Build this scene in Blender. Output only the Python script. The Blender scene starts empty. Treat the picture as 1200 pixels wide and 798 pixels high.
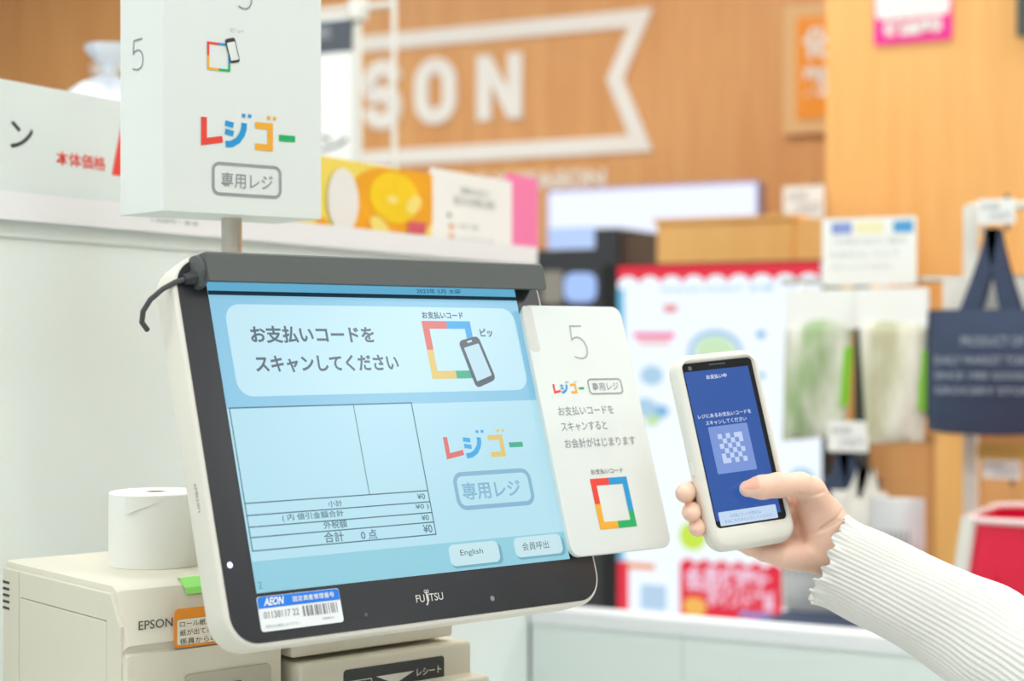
import bpy, math, random
import numpy as np
from mathutils import Vector as V

random.seed(7)
scn = bpy.context.scene
COL = scn.collection

# ------------------------------------------------------------------ camera
FPX = 2000.0                      # focal length in pixels of the 1200x798 frame
CAMZ = 1.30
TH = math.radians(27.7)           # the shop's walls are turned against the view axis
RT = V((math.cos(TH), math.sin(TH), 0)); FW = V((-math.sin(TH), math.cos(TH), 0)); UP = V((0, 0, 1))
CAM = V((0, 0, CAMZ))
cd = bpy.data.cameras.new('camera'); cam = bpy.data.objects.new('camera', cd); COL.objects.link(cam)
cd.sensor_width = 36; cd.lens = FPX / 1200 * 36
cam.location = CAM; cam.rotation_euler = (math.pi / 2, 0, TH)
cd.clip_start = 0.05; cd.clip_end = 100
cd.dof.use_dof = True; cd.dof.focus_distance = 1.37; cd.dof.aperture_fstop = 4.6
scn.camera = cam

# ------------------------------------------------------------------ world + exposure
w = bpy.data.worlds.new('shop_air'); scn.world = w; w.use_nodes = True
w.node_tree.nodes['Background'].inputs[0].default_value = (0.92, 0.985, 1.0, 1)
w.node_tree.nodes['Background'].inputs[1].default_value = 0.0
vs = scn.view_settings
vs.view_transform = 'Standard'; vs.look = 'None'; vs.exposure = 0.0; vs.gamma = 1; vs.use_curve_mapping = False

# ------------------------------------------------------------------ pixel helpers
def ray(px, py): return RT * ((px - 600) / FPX) + FW - UP * ((py - 399) / FPX)
def at(px, py, d): return CAM + ray(px, py) * d            # point at depth d
def hit(px, py, axis, val):                                # meets plane axis = val
    r = ray(px, py); return CAM + r * ((val - CAM[axis]) / r[axis])

class F:                                                   # a flat frame: origin, right, up
    def __init__(s, o, a, b):
        s.o, s.a, s.b = V(o), V(a).normalized(), V(b).normalized(); s.n = s.a.cross(s.b)
    def p(s, u, v, w=0): return s.o + s.a * u + s.b * v + s.n * w
    def uv(s, px, py, w=0):
        r = ray(px, py); o = s.o + s.n * w
        t = (o - CAM).dot(s.n) / r.dot(s.n); q = CAM + r * t - o
        return q.dot(s.a), q.dot(s.b), t
    def off(s, w): return F(s.o + s.n * w, s.a, s.b)

# ------------------------------------------------------------------ materials
def lin(c): c /= 255.0; return c / 12.92 if c <= .04045 else ((c + .055) / 1.055) ** 2.4
def rgb(h): return (lin(int(h[0:2], 16)), lin(int(h[2:4], 16)), lin(int(h[4:6], 16)), 1)
MATS = {}
def mat(name, col, rough=.5, bump=0, bscale=200, vary=.03, vscale=6, emit=0, metal=0, spec=.5, trans=0, sss=0, coat=0):
    if name in MATS: return MATS[name]
    m = bpy.data.materials.new(name); m.use_nodes = True; nt = m.node_tree; N = nt.nodes; L = nt.links
    b = N['Principled BSDF']; c = rgb(col)
    b.inputs['Roughness'].default_value = rough; b.inputs['Metallic'].default_value = metal
    b.inputs['Specular IOR Level'].default_value = spec
    tc = N.new('ShaderNodeTexCoord')
    if emit:
        b.inputs['Base Color'].default_value = (0.01, 0.01, 0.01, 1)
        b.inputs['Emission Color'].default_value = c; b.inputs['Emission Strength'].default_value = emit
    elif vary:
        nz = N.new('ShaderNodeTexNoise'); nz.inputs['Scale'].default_value = vscale; nz.inputs['Detail'].default_value = 4
        L.new(tc.outputs['Object'], nz.inputs['Vector'])
        mx = N.new('ShaderNodeMix'); mx.data_type = 'RGBA'
        mx.inputs[6].default_value = tuple(x * (1 - vary) for x in c[:3]) + (1,)
        mx.inputs[7].default_value = tuple(min(1, x * (1 + vary)) for x in c[:3]) + (1,)
        L.new(nz.outputs[0], mx.inputs[0]); L.new(mx.outputs[2], b.inputs['Base Color'])
    else: b.inputs['Base Color'].default_value = c
    if bump:
        n2 = N.new('ShaderNodeTexNoise'); n2.inputs['Scale'].default_value = bscale; n2.inputs['Detail'].default_value = 3
        L.new(tc.outputs['Object'], n2.inputs['Vector'])
        bp = N.new('ShaderNodeBump'); bp.inputs['Strength'].default_value = bump; bp.inputs['Distance'].default_value = .001
        L.new(n2.outputs[0], bp.inputs['Height']); L.new(bp.outputs[0], b.inputs['Normal'])
    if trans: b.inputs['Transmission Weight'].default_value = trans
    if sss:
        b.inputs['Subsurface Weight'].default_value = sss; b.inputs['Subsurface Radius'].default_value = (1, .35, .2)
        b.inputs['Subsurface Scale'].default_value = .006
    if coat: b.inputs['Coat Weight'].default_value = coat; b.inputs['Coat Roughness'].default_value = .05
    MATS[name] = m; return m

def wood(name, c1, c2, rough=.45, sx=28, sz=1.6):
    m = bpy.data.materials.new(name); m.use_nodes = True; nt = m.node_tree; N = nt.nodes; L = nt.links
    b = N['Principled BSDF']; b.inputs['Roughness'].default_value = rough
    tc = N.new('ShaderNodeTexCoord'); mp = N.new('ShaderNodeMapping'); mp.inputs['Scale'].default_value = (sx, sx, sz)
    L.new(tc.outputs['Object'], mp.inputs[0])
    nz = N.new('ShaderNodeTexNoise'); nz.inputs['Scale'].default_value = 1; nz.inputs['Detail'].default_value = 6; nz.inputs['Roughness'].default_value = .6
    L.new(mp.outputs[0], nz.inputs['Vector'])
    rp = N.new('ShaderNodeValToRGB'); rp.color_ramp.elements[0].position = .3; rp.color_ramp.elements[1].position = .7
    rp.color_ramp.elements[0].color = rgb(c1); rp.color_ramp.elements[1].color = rgb(c2)
    L.new(nz.outputs[0], rp.inputs[0]); L.new(rp.outputs[0], b.inputs['Base Color'])
    return m

# ------------------------------------------------------------------ mesh builder
class MB:
    def __init__(s): s.v, s.f = [], []
    def add(s, vs_, fs):
        k = len(s.v); s.v += [tuple(x) for x in vs_]; s.f += [tuple(i + k for i in f) for f in fs]; return s
    def loft(s, rings, caps=True, closed=True):
        n = len(rings[0]); vv = [p for r in rings for p in r]; fs = []
        for i in range(len(rings) - 1):
            for j in range(n if closed else n - 1):
                k = (j + 1) % n; fs.append((i * n + j, i * n + k, (i + 1) * n + k, (i + 1) * n + j))
        if caps: fs.append(tuple(range(n))[::-1]); fs.append(tuple((len(rings) - 1) * n + j for j in range(n)))
        return s.add(vv, fs)
    def box(s, fr, u0, v0, w0, u1, v1, w1):
        P = [fr.p(u, v, w_) for w_ in (w0, w1) for v in (v0, v1) for u in (u0, u1)]
        return s.add(P, [(0, 2, 3, 1), (4, 5, 7, 6), (0, 1, 5, 4), (1, 3, 7, 5), (3, 2, 6, 7), (2, 0, 4, 6)])
    def slab(s, fr, u0, v0, u1, v1, r, w0, w1, e0=0, e1=0, seg=6):      # rounded rectangle with rounded edges
        rings = []
        def ring(w_, ins): rings.append([fr.p(a, b, w_) for a, b in rrect(u0 + ins, v0 + ins, u1 - ins, v1 - ins, max(r - ins, .0002), seg)])
        if e0:
            for k in range(4): t = k / 4 * math.pi / 2; ring(w0 + e0 * (1 - math.sin(t)), e0 * (1 - math.cos(t))) if False else ring(w0 + e0 * (1 - math.cos(t)), e0 * (1 - math.sin(t)))
            ring(w0 + e0, 0)
        else: ring(w0, 0)
        if e1:
            ring(w1 - e1, 0)
            for k in range(1, 5): t = k / 4 * math.pi / 2; ring(w1 - e1 + e1 * math.sin(t), e1 * (1 - math.cos(t)))
        else: ring(w1, 0)
        return s.loft(rings)
    def flat(s, fr, pts, w_=0): return s.add([fr.p(u, v, w_) for u, v in pts], [tuple(range(len(pts)))])
    def strip(s, fr, pts, wd, w_=0, closed=False):                      # a flat stroke of width wd along pts
        n = len(pts); Lf, Rg = [], []
        P = [np.array(p, float) for p in pts]
        for i in range(n):
            a = P[i - 1] if (i > 0 or closed) else P[i]; c = P[(i + 1) % n] if (i < n - 1 or closed) else P[i]
            t1 = P[i] - a; t2 = c - P[i]
            l1 = np.linalg.norm(t1); l2 = np.linalg.norm(t2)
            if l1 < 1e-9: t1 = t2; l1 = l2
            if l2 < 1e-9: t2 = t1; l2 = l1
            n1 = np.array([-t1[1], t1[0]]) / l1; n2 = np.array([-t2[1], t2[0]]) / l2
            m_ = n1 + n2; m_ /= max(np.linalg.norm(m_), 1e-6); k = wd / 2 / max(m_ @ n1, .45)
            Lf.append(P[i] + m_ * k); Rg.append(P[i] - m_ * k)
        vv = [fr.p(*q, w_) for q in Lf] + [fr.p(*q, w_) for q in Rg]
        return s.add(vv, [(i, n + i, n + (i + 1) % n, (i + 1) % n) for i in range(n if closed else n - 1)])
    def tube(s, pts, r, seg=10, caps=True):
        pts = [V(p) for p in pts]; rr = r if isinstance(r, (list, tuple)) else [r] * len(pts); rings = []; x = None
        for i, p in enumerate(pts):
            t = (pts[min(i + 1, len(pts) - 1)] - pts[max(i - 1, 0)]).normalized()
            if x is None: x = t.orthogonal().normalized()
            x = (x - t * x.dot(t)).normalized(); y = t.cross(x)
            rings.append([p + (x * math.cos(2 * math.pi * k / seg) + y * math.sin(2 * math.pi * k / seg)) * rr[i] for k in range(seg)])
        return s.loft(rings, caps)
    def lathe(s, o, prof, seg=40, ax=V((0, 0, 1))):
        x = ax.orthogonal().normalized(); y = ax.cross(x)
        return s.loft([[o + ax * z + (x * math.cos(2 * math.pi * k / seg) + y * math.sin(2 * math.pi * k / seg)) * r for k in range(seg)] for r, z in prof])
    def build(s, name, m, parent=None, smooth=None, **props):
        root = parent
        while root is not None and root.parent is not None: root = root.parent
        loc = V(root.location) if root is not None else None
        if loc is None:
            A = np.array(s.v); loc = V(((A[:, 0].min() + A[:, 0].max()) / 2, (A[:, 1].min() + A[:, 1].max()) / 2, A[:, 2].min()))
        me = bpy.data.meshes.new(name); me.from_pydata([V(p) - loc for p in s.v], [], s.f); me.validate(); me.update()
        me.materials.append(m)
        if smooth is not None:
            me.shade_smooth()
            if smooth < 180: me.set_sharp_from_angle(angle=math.radians(smooth))
        o = bpy.data.objects.new(name, me); COL.objects.link(o)
        if parent is None: o.location = loc
        else: o.parent = parent
        for k, x in props.items(): o[k] = x
        return o

def rrect(u0, v0, u1, v1, r, seg=6):
    r = min(r, (u1 - u0) / 2 - 1e-5, (v1 - v0) / 2 - 1e-5); out = []
    for cx, cy, a0 in ((u1 - r, v0 + r, -90), (u1 - r, v1 - r, 0), (u0 + r, v1 - r, 90), (u0 + r, v0 + r, 180)):
        for k in range(seg + 1):
            a = math.radians(a0 + 90 * k / seg); out.append((cx + r * math.cos(a), cy + r * math.sin(a)))
    return out
def thing(name, loc, label, cat, group=None):
    o = bpy.data.objects.new(name, None); o.empty_display_size = .05; COL.objects.link(o); o.location = loc
    o['label'] = label; o['category'] = cat
    if group: o['group'] = group
    return o
def tri(me_obj):
    pass

# text: a font curve turned into a flat mesh and fitted into a rectangle of a frame
def lines(par, fr, name, m, rows):
    for s_, a_, b_, h_, bo in rows: mb = MB(); text_px(mb, fr, s_, a_, b_, h_, bo); mb.build(name, m, par)
_tc = {}
def glyphs(s_, bold=0):
    if (s_, bold) in _tc: return _tc[(s_, bold)]
    cu = bpy.data.curves.new('t', 'FONT'); cu.body = s_; cu.size = 1; cu.offset = bold; cu.resolution_u = 3; cu.fill_mode = 'FRONT'
    ob = bpy.data.objects.new('t', cu); COL.objects.link(ob)
    dg = bpy.context.evaluated_depsgraph_get(); me = bpy.data.meshes.new_from_object(ob.evaluated_get(dg))
    vv = np.array([v.co[:] for v in me.vertices]); ff = [tuple(p.vertices) for p in me.polygons]
    bpy.data.objects.remove(ob); bpy.data.meshes.remove(me)
    if len(vv) == 0: vv = np.array([[0, 0, 0], [1, 0, 0], [1, 1, 0]]); ff = [(0, 1, 2)]
    mn, mx = vv.min(0), vv.max(0); vv = (vv - mn) / np.maximum(mx - mn, 1e-6)
    _tc[(s_, bold)] = (vv, ff); return vv, ff
def text_uv(mb, fr, s_, u0, v0, u1, v1, w_=0, bold=.012, shear=0):
    vv, ff = glyphs(s_, bold)
    return mb.add([fr.p(u0 + (u1 - u0) * x + shear * (y - .5) * (v1 - v0), v0 + (v1 - v0) * y, w_) for x, y, _ in vv], ff)
def span(fr, pL, pR, hpx):                                 # pixel mid-left, mid-right, height -> rectangle in the frame
    a = fr.uv(*pL); b = fr.uv(*pR); d = (a[2] + b[2]) / 2; vm = (a[1] + b[1]) / 2; h = hpx * d / FPX / max(.4, abs(fr.b.z))
    return a[0], vm - h / 2, b[0], vm + h / 2
def text_px(mb, fr, s_, pL, pR, hpx, bold=.012, shear=0):
    u0, v0, u1, v1 = span(fr, pL, pR, hpx); return text_uv(mb, fr, s_, u0, v0, u1, v1, 0, bold, shear)
def quad_uv(fr, TL, BR, TR=None, BL=None):                 # rectangle of the frame from pixel corners
    P = [fr.uv(*q) for q in (TL, BR, TR, BL) if q]
    tl, br = P[0], P[1]
    if TR and BL:
        tr, bl = P[2], P[3]; return (tl[0] + bl[0]) / 2, (bl[1] + br[1]) / 2, (tr[0] + br[0]) / 2, (tl[1] + tr[1]) / 2
    return tl[0], br[1], br[0], tl[1]
def frame_strip(mb, fr, q, r, wd):
    u0, v0, u1, v1 = q; h = wd / 2
    return mb.strip(fr, rrect(u0 + h, v0 + h, u1 - h, v1 - h, r, 5), wd, 0, True)
def poly4(fr, pts, r=.18, seg=5):                          # rounded quadrilateral from four pixel corners
    P = [np.array(fr.uv(*p)[:2]) for p in pts]; out = []
    for i in range(4):
        a, b, c = P[i - 1], P[i], P[(i + 1) % 4]; k = r * min(np.linalg.norm(a - b), np.linalg.norm(c - b))
        s0 = b + (a - b) / np.linalg.norm(a - b) * k; s1 = b + (c - b) / np.linalg.norm(c - b) * k
        for j in range(seg + 1):
            t = j / seg; out.append(tuple((1 - t) ** 2 * s0 + 2 * t * (1 - t) * b + t * t * s1))
    return out

# logo of four fat kana in four colours, each one a mesh of its own
def kana_logo(fr, u0, v0, u1, v1, ms, parent):
    W, H = u1 - u0, v1 - v0
    X = lambda x: u0 + W * x
    Y = lambda y: v0 + H * y
    t = H * .235
    a = MB().strip(fr, [(X(.02), Y(1)), (X(.02), Y(.13)), (X(.215), Y(.27))], t); a.build('logo_letter', ms[0], parent)
    b = MB(); cur = [(X(.245), Y(.1)), (X(.31), Y(.13)), (X(.375), Y(.27)), (X(.42), Y(.5)), (X(.44), Y(.72)), (X(.443), Y(.92))]
    b.strip(fr, cur, t)
    b.strip(fr, [(X(.24), Y(.86)), (X(.33), Y(.80))], t * .85); b.strip(fr, [(X(.24), Y(.56)), (X(.33), Y(.50))], t * .85)
    for x in (.42, .485): b.strip(fr, [(X(x), Y(1.2)), (X(x + .035), Y(1.17))], t * .55)
    b.build('logo_letter', ms[1], parent)
    c = MB().strip(fr, [(X(.56), Y(.88)), (X(.725), Y(.88)), (X(.725), Y(.1)), (X(.56), Y(.1))], t)
    c.add([], [])
    for x in (.69, .755): c.strip(fr, [(X(x), Y(1.2)), (X(x + .035), Y(1.17))], t * .55)
    c.build('logo_letter', ms[2], parent)
    MB().strip(fr, [(X(.82), Y(.5)), (X(1), Y(.5))], t).build('logo_letter', ms[3], parent)
def code_frame(fr, q, wd, ms, parent, cut=0.62):           # the square of four coloured corners
    u0, v0, u1, v1 = q; h = wd / 2; um = u0 + (u1 - u0) * .5; vm = (v0 + v1) / 2
    a, b, c, d = u0 + h, v0 + h, u1 - h, v1 - h
    MB().strip(fr, [(a, vm), (a, d), (um, d)], wd).build('code_frame_corner', ms[0], parent)
    MB().strip(fr, [(um, d), (c, d), (c, v0 + (v1 - v0) * .32)], wd).build('code_frame_corner', ms[1], parent)
    MB().strip(fr, [(a, vm), (a, b), (um, b)], wd).build('code_frame_corner', ms[2], parent)
    MB().strip(fr, [(um, b), (c, b), (c, v0 + (v1 - v0) * .32)], wd).build('code_frame_corner', ms[3], parent)
def five(fr, u0, v0, u1, v1, wd):
    X = lambda x: u0 + (u1 - u0) * x
    Y = lambda y: v0 + (v1 - v0) * y
    pts = [(X(.92), Y(1)), (X(.1), Y(1)), (X(.04), Y(.56)), (X(.2), Y(.63)), (X(.45), Y(.655)), (X(.7), Y(.62)), (X(.9), Y(.5)), (X(1), Y(.33)),
           (X(.95), Y(.16)), (X(.8), Y(.05)), (X(.55), Y(0)), (X(.28), Y(.01)), (X(0), Y(.06))]
    return MB().strip(fr, pts, wd)

WORLDF = F((0, 0, 0), (1, 0, 0), (0, 0, 1))                # u = x, v = z, w = -y
def bx(mb, x0, y0, z0, x1, y1, z1): return mb.box(WORLDF, x0, z0, -y1, x1, z1, -y0)

# ------------------------------------------------------------------ palette
M_white = mat('white_plastic', 'e4e3da', .42, bump=.05, bscale=900, vary=.015)
M_case = mat('cream_white_casing', 'e6e3d6', .4, bump=.04, bscale=900, vary=.015)
M_beige = mat('beige_plastic', 'dfdac8', .5, bump=.08, bscale=1200, vary=.02)
M_panel = mat('white_laminate', 'e6efeb', .5, vary=.01)
M_panel2 = mat('warm_white_laminate', 'e6e4dc', .5, vary=.01)
M_rail = mat('white_rail', 'eef0f2', .35, vary=.01)
M_paper = mat('white_card', 'f4f5f0', .6, vary=.01)
M_signw = mat('white_sign_board', 'e6ece8', .55, vary=.008)
M_black = mat('black_glass', '303236', .2, vary=0, spec=.6)
M_dark = mat('dark_grey_plastic', '555a58', .55, bump=.15, bscale=1500, vary=.05)
M_ink = mat('dark_print', '2f3133', .6, vary=0)
M_greyink = mat('grey_print', '9a9ea0', .6, vary=0)
M_paleink = mat('pale_grey_lettering', 'b9bec0', .6, vary=0)
M_midink = mat('mid_grey_print', '85888a', .6, vary=0)
M_red = mat('logo_red', 'ee4436', .6, vary=0); M_blue = mat('logo_blue', '1a9ad8', .6, vary=0)
M_yel = mat('logo_yellow', 'f5b030', .6, vary=0); M_grn = mat('logo_green', '12b062', .6, vary=0)
LOGO = [M_red, M_blue, M_yel, M_grn]
M_chrome = mat('brushed_metal', 'c9c9c4', .3, metal=1, vary=.03)
M_navy = mat('navy_cloth', '3b4760', .85, bump=.4, bscale=600, vary=.12, vscale=30)
M_greybag = mat('pale_grey_cloth', 'd3d5d6', .85, bump=.3, bscale=500, vary=.08, vscale=25)
M_wall = wood('oak_wall', 'd8975a', 'e4ab6c', sx=22)
M_wood2 = wood('pale_oak', 'f0b262', 'f8c377', sx=24)
M_wood3 = wood('brown_oak', 'd8975a', 'e4ab6c', sx=24)

# ------------------------------------------------------------------ the room
WALLY = 5.75
o = MB(); bx(o, -9, -4, -.1, 7, WALLY + .2, 0); o.build('floor', mat('pale_floor_tiles', 'd6d8d8', .3, vary=.04), kind='structure')
o = MB(); bx(o, -9, WALLY, 0, 7, WALLY + .15, 3.2); o.build('wall_back', M_wall, kind='structure')
o = MB(); bx(o, -9, -4, 3.2, 7, WALLY + .2, 3.3); o.build('ceiling', mat('white_ceiling', 'e8e8e4', .8), kind='structure')
o = MB(); bx(o, -9.15, -4, 0, -9, WALLY + .2, 3.2); o.build('wall_left', mat('cream_wall', 'e8e8e6', .7), kind='structure')
o = MB(); bx(o, 7, -4, 0, 7.15, WALLY + .2, 3.2); o.build('wall_right', mat('cream_wall', 'e8e8e6', .7), kind='structure')
o = MB(); bx(o, -9.15, -4.15, 0, 7.15, -4, 3.2); o.build('wall_front', mat('cream_wall', 'e8e8e6', .7), kind='structure')
PIL = 4.70
xl = hit(968, 200, 1, PIL).x
o = MB(); bx(o, xl, PIL, 0, xl + 2.6, WALLY, 3.2); o.build('wall_pillar', M_wood2, kind='structure')

# ceiling lamps
def ceiling_lamp(x, y, watts, where):                       # all of them hang above the top edge of the picture
    t = thing('ceiling_lamp_%s_offscreen' % where, (x, y, 3.2), 'long white ceiling lamp with a bright diffuser', 'ceiling lamp', 'ceiling lamps over the sales floor')
    fr = F((x, y, 3.2), (1, 0, 0), (0, -1, 0))             # n = -z
    MB().slab(fr, -.75, -.17, .75, .17, .01, 0, .04).build('housing', M_white, t)
    MB().slab(fr, -.73, -.15, .73, .15, .01, .04, .046).build('diffuser', mat('lamp_diffuser', 'ffffff', .5, emit=4), t)
    ld = bpy.data.lights.new('ceiling_light_%s_offscreen' % where, 'AREA'); ld.shape = 'RECTANGLE'; ld.size = 1.46; ld.size_y = .3; ld.energy = watts; ld.color = (.94, .99, 1)
    lo = bpy.data.objects.new(ld.name, ld); COL.objects.link(lo); lo.parent = t; lo.location = (0, 0, -.05)
WATTS = 17
for x, cx_name in ((-4.2, 'outer_left'), (-1.9, 'left'), (.4, 'right'), (2.7, 'outer_right')):
    for y, cy_name in ((-1.6, 'rear'), (.4, 'near'), (2.4, 'middle'), (4.4, 'far')): ceiling_lamp(x, y, WATTS, cy_name + '_' + cx_name)

# ------------------------------------------------------------------ banner lettering on the wood wall
fw = F((0, WALLY, 0), (1, 0, 0), (0, 0, 1))
M_lett = mat('white_wall_lettering', 'f4f0e8', .6, vary=0)
def U(px, py): return fw.uv(px, py)[:2]
def solid_strip(name, label, pts, wd, cat='wall lettering', closed=False, group=None, fr=fw, thick=.012, m=M_lett):
    a = MB().strip(fr, pts, wd, thick, closed); n = len(a.v)
    b = MB().strip(fr, pts, wd, .0006, closed); nf = len(a.f)
    mb = MB(); mb.add(a.v, a.f); mb.add(b.v, [f[::-1] for f in b.f])
    from collections import Counter
    ed = Counter(tuple(sorted((f[i], f[(i + 1) % 4]))) for f in a.f for i in range(4))
    for (i, j), c in ed.items():
        if c == 1: mb.f.append((i, j, j + n, i + n))
    pr = dict(label=label, category=cat)
    if group: pr['group'] = group
    return mb.build(name, m, **pr)
zt = lambda px, py: U(px, py)
p_tr, p_notch, p_br = U(752, 21), U(722, 93), U(752, 168)
tl = (p_tr[0] - 2.6, p_tr[1]); bl = (p_br[0] - 2.6, p_br[1])
solid_strip('banner_outline', 'white ribbon banner outline with swallowtail end on brown wood wall', [tl, p_tr, p_notch, p_br, bl], .062, 'wall lettering')
def letter_box(x0, x1, ym, h): a = U(x0, ym); b = U(x1, ym); k = h * .5 * a[0] / a[0]; d = fw.uv((x0 + x1) / 2, ym)[2] / FPX; return a[0], a[1] - h / 2 * d, b[0], a[1] + h / 2 * d
wl = .062
u0, v0, u1, v1 = letter_box(487, 536, 109, 78); h = wl / 2
solid_strip('wall_letter', 'white letter O on the brown wood wall inside the banner', rrect(u0 + h, v0 + h, u1 - h, v1 - h, .075, 6), wl, closed=True, group='banner letters')
u0, v0, u1, v1 = letter_box(560, 613, 104, 77); u0 += h; u1 -= h
mb = MB(); k_ = wl / 2
for pl_ in ([(u0 - k_, v0), (u0 + k_, v0), (u0 + k_, v1), (u0 - k_, v1)], [(u1 - k_, v0), (u1 + k_, v0), (u1 + k_, v1), (u1 - k_, v1)], [(u0 - k_, v1), (u1 - k_ * .9, v0), (u1 + k_, v0), (u0 + k_ * .9, v1)]):
    mb.loft([[fw.p(a, b, z_) for a, b in pl_] for z_ in (0, .012 if pl_[0][1] < v1 else .0115)])
mb.build('wall_letter', M_lett, label='white letter N on the brown wood wall inside the banner', category='wall lettering', group='banner letters')
u0, v0, u1, v1 = letter_box(426, 472, 113, 82); u0 += h; u1 -= h; v0 += h; v1 -= h; vm = (v0 + v1) / 2; r = (u1 - u0) / 2; uc = (u0 + u1) / 2
S = [(uc + r * math.cos(math.radians(a)), v1 - r + r * math.sin(math.radians(a))) for a in (5, 35, 65, 90, 120, 150, 180, 205, 230)]
S += [(uc - r * .35, vm + .012), (uc + r * .35, vm - .012)]
S += [(uc + r * math.cos(math.radians(a)), v0 + r + r * math.sin(math.radians(a))) for a in (50, 25, 0, -30, -60, -90, -120, -150, -175)]
solid_strip('wall_letter', 'white letter S on the brown wood wall inside the banner', S, wl, group='banner letters')
mb = MB(); a = U(520, 210); b = U(710, 208)
text_uv(mb, fw, 'DAILY SEASON', a[0], b[1] - .032, b[0], b[1] + .034, .006, .05)
mb.build('wall_caption', mat('cream_wall_lettering', 'f2e8da', .6, vary=0), label='small cream caption lettering under the banner on wood wall', category='wall lettering')

# framed orange sign, pink notice, dark notice
a = hit(921, 8, 1, WALLY); b = hit(990, 155, 1, WALLY)
t = thing('orange_sign', (a.x, WALLY, b.z), 'orange sign in pale wooden frame on the wall beside pillar', 'sign')
mb = MB(); mb.slab(fw, a.x, b.z, b.x, a.z, .01, 0, .03); mb.build('sign_frame', mat('pale_frame_wood', 'e8bd84', .5), t)
mo = MB(); mo.slab(fw, a.x + .05, b.z + .05, b.x - .03, a.z - .05, .005, .03, .036); sp = mo.build('sign_panel', mat('orange_panel', 'f79a1e', .5, vary=.05), t)
for y0, ch in ((52, '化'), (98, '粧'),):
    q = fw.uv(956, y0); mb = MB(); text_uv(mb, fw, ch, q[0] - .035, q[1] - .055, q[0] + .075, q[1] + .055, .038, .04); mb.build('lettering', M_paper, sp)
fp = F((0, PIL, 0), (1, 0, 0), (0, 0, 1))
a = hit(1025, -45, 1, PIL); b = hit(1116, 46, 1, PIL)
t = thing('pink_notice', (a.x, PIL, b.z), 'pink and white notice high on the pale wood pillar', 'notice')
mb = MB(); mb.slab(fp, a.x, b.z, b.x, a.z, .003, 0, .006); pn = mb.build('board', mat('magenta_card', 'f5209b', .5, vary=0), t)
H_ = a.z - b.z; W_ = b.x - a.x
MB().slab(fp, a.x + .005, b.z + H_ * .29, b.x - .005, a.z - .005, .02, .006, .008).build('white_field', M_paper, pn)
mb = MB(); text_uv(mb, fp, '化粧品売場', a.x + W_ * .12, b.z + H_ * .08, b.x - W_ * .12, b.z + H_ * .27, .009, .06); mb.build('lettering', M_paper, pn)
a = hit(1193, -60, 1, PIL); b = hit(1290, 36, 1, PIL)
mb = MB(); mb.slab(fp, a.x, b.z, b.x, a.z, .005, 0, .02); mb.build('dark_plate', mat('dark_green_grey', '46504c', .5), label='dark grey green plate at the top of wood pillar', category='plate')

# ------------------------------------------------------------------ lit board, dark machine and wood box in the back
YB = 5.35
fb = F((0, YB, 0), (1, 0, 0), (0, 0, 1))
a = hit(644, 224, 1, YB); b = hit(886, 300, 1, YB); top = (hit(644, 224, 1, YB).z + hit(886, 217, 1, YB).z) / 2
t = thing('backlit_menu_board', (a.x, YB, 0), 'wide backlit bluish white board on legs before the wood wall', 'light board')
MB().slab(fb, a.x - .01, b.z - .01, b.x + .01, top + .01, .01, -.06, 0).build('housing', mat('lilac_housing', 'a9a8d8', .5), t)
MB().slab(fb, a.x, b.z, b.x, top, .006, 0, .004).build('light_panel', mat('backlit_panel', 'e8eeff', .4, emit=1.12), t)
for ux in (a.x + .1, b.x - .1): mb = MB(); mb.box(fb, ux - .03, 0, -.06, ux + .03, b.z, -.01); mb.build('leg', M_dark, t)

YM = 4.55
fm = F((0, YM, 0), (1, 0, 0), (0, 0, 1))
q = lambda px, py, Y=YM: hit(px, py, 1, Y)
a = q(612, 300); b = q(728, 268); xr = q(770, 300).x
t = thing('dark_service_machine', (a.x, YM, 0), 'tall charcoal service machine with two blue lit screens', 'machine')
ch = mat('charcoal_machine', '3a3d42', .35, vary=.03); brn = mat('dark_brown_machine_side', '5a4838', .5)
top_ = q(690, 268).z; x1 = q(724, 300).x; xs = q(703, 300).x
zs = q(660, 292).z
mb = MB(); mb.box(fm, a.x, 0, -.5, x1, zs, 0); mb.build('cabinet_body', ch, t)
mb = MB(); mb.box(fm, q(697, 280).x, zs, -.5, x1, top_, 0); mb.build('side_column', ch, t)
mb = MB(); mb.box(fm, x1, 0, -.45, xr, q(735, 274).z, -.03); mb.build('side_panel', brn, t)
sl = q(638, 268).x; mb = MB(); mb.slab(fm, sl, zs + .005, q(697, 280).x - .01, q(660, 266).z, .01, -.06, -.03); mb.build('upper_screen', mat('blue_lit_screen', 'b9d3ff', .3, emit=1.0), t)
c0 = q(662, 320); c1 = q(699, 354); mb = MB(); mb.slab(fm, c0.x, c1.z, c1.x, c0.z, .03, 0, .006); mb.build('lower_screen', mat('blue_round_screen', 'a8c8ff', .3, emit=1.0), t)
c0 = q(636, 318); c1 = q(660, 356); mb = MB(); mb.slab(fm, c0.x, c1.z, c1.x, c0.z, .01, 0, .004); mb.build('grey_plate', mat('grey_plate', '9a968e', .5), t)

YW = 4.25
a = hit(770, 262, 1, YW); b = hit(953, 258, 1, YW)
t = thing('wood_cabinet', (a.x, YW, 0), 'pale wood cabinet standing behind the red topped display screen', 'cabinet')
mb = MB(); bx(mb, a.x, YW, 0, b.x - .06, YW + .25, a.z); mb.build('body', M_wood2, t)
mb = MB(); bx(mb, b.x - .06, YW + .012, 0, b.x + .14, YW + .25, a.z); mb.build('side_door', M_wood2, t)
mb = MB(); bx(mb, a.x - .008, YW - .01, a.z, b.x - .05, YW + .26, a.z + .012); mb.build('top_board', M_wood2, t)

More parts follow.
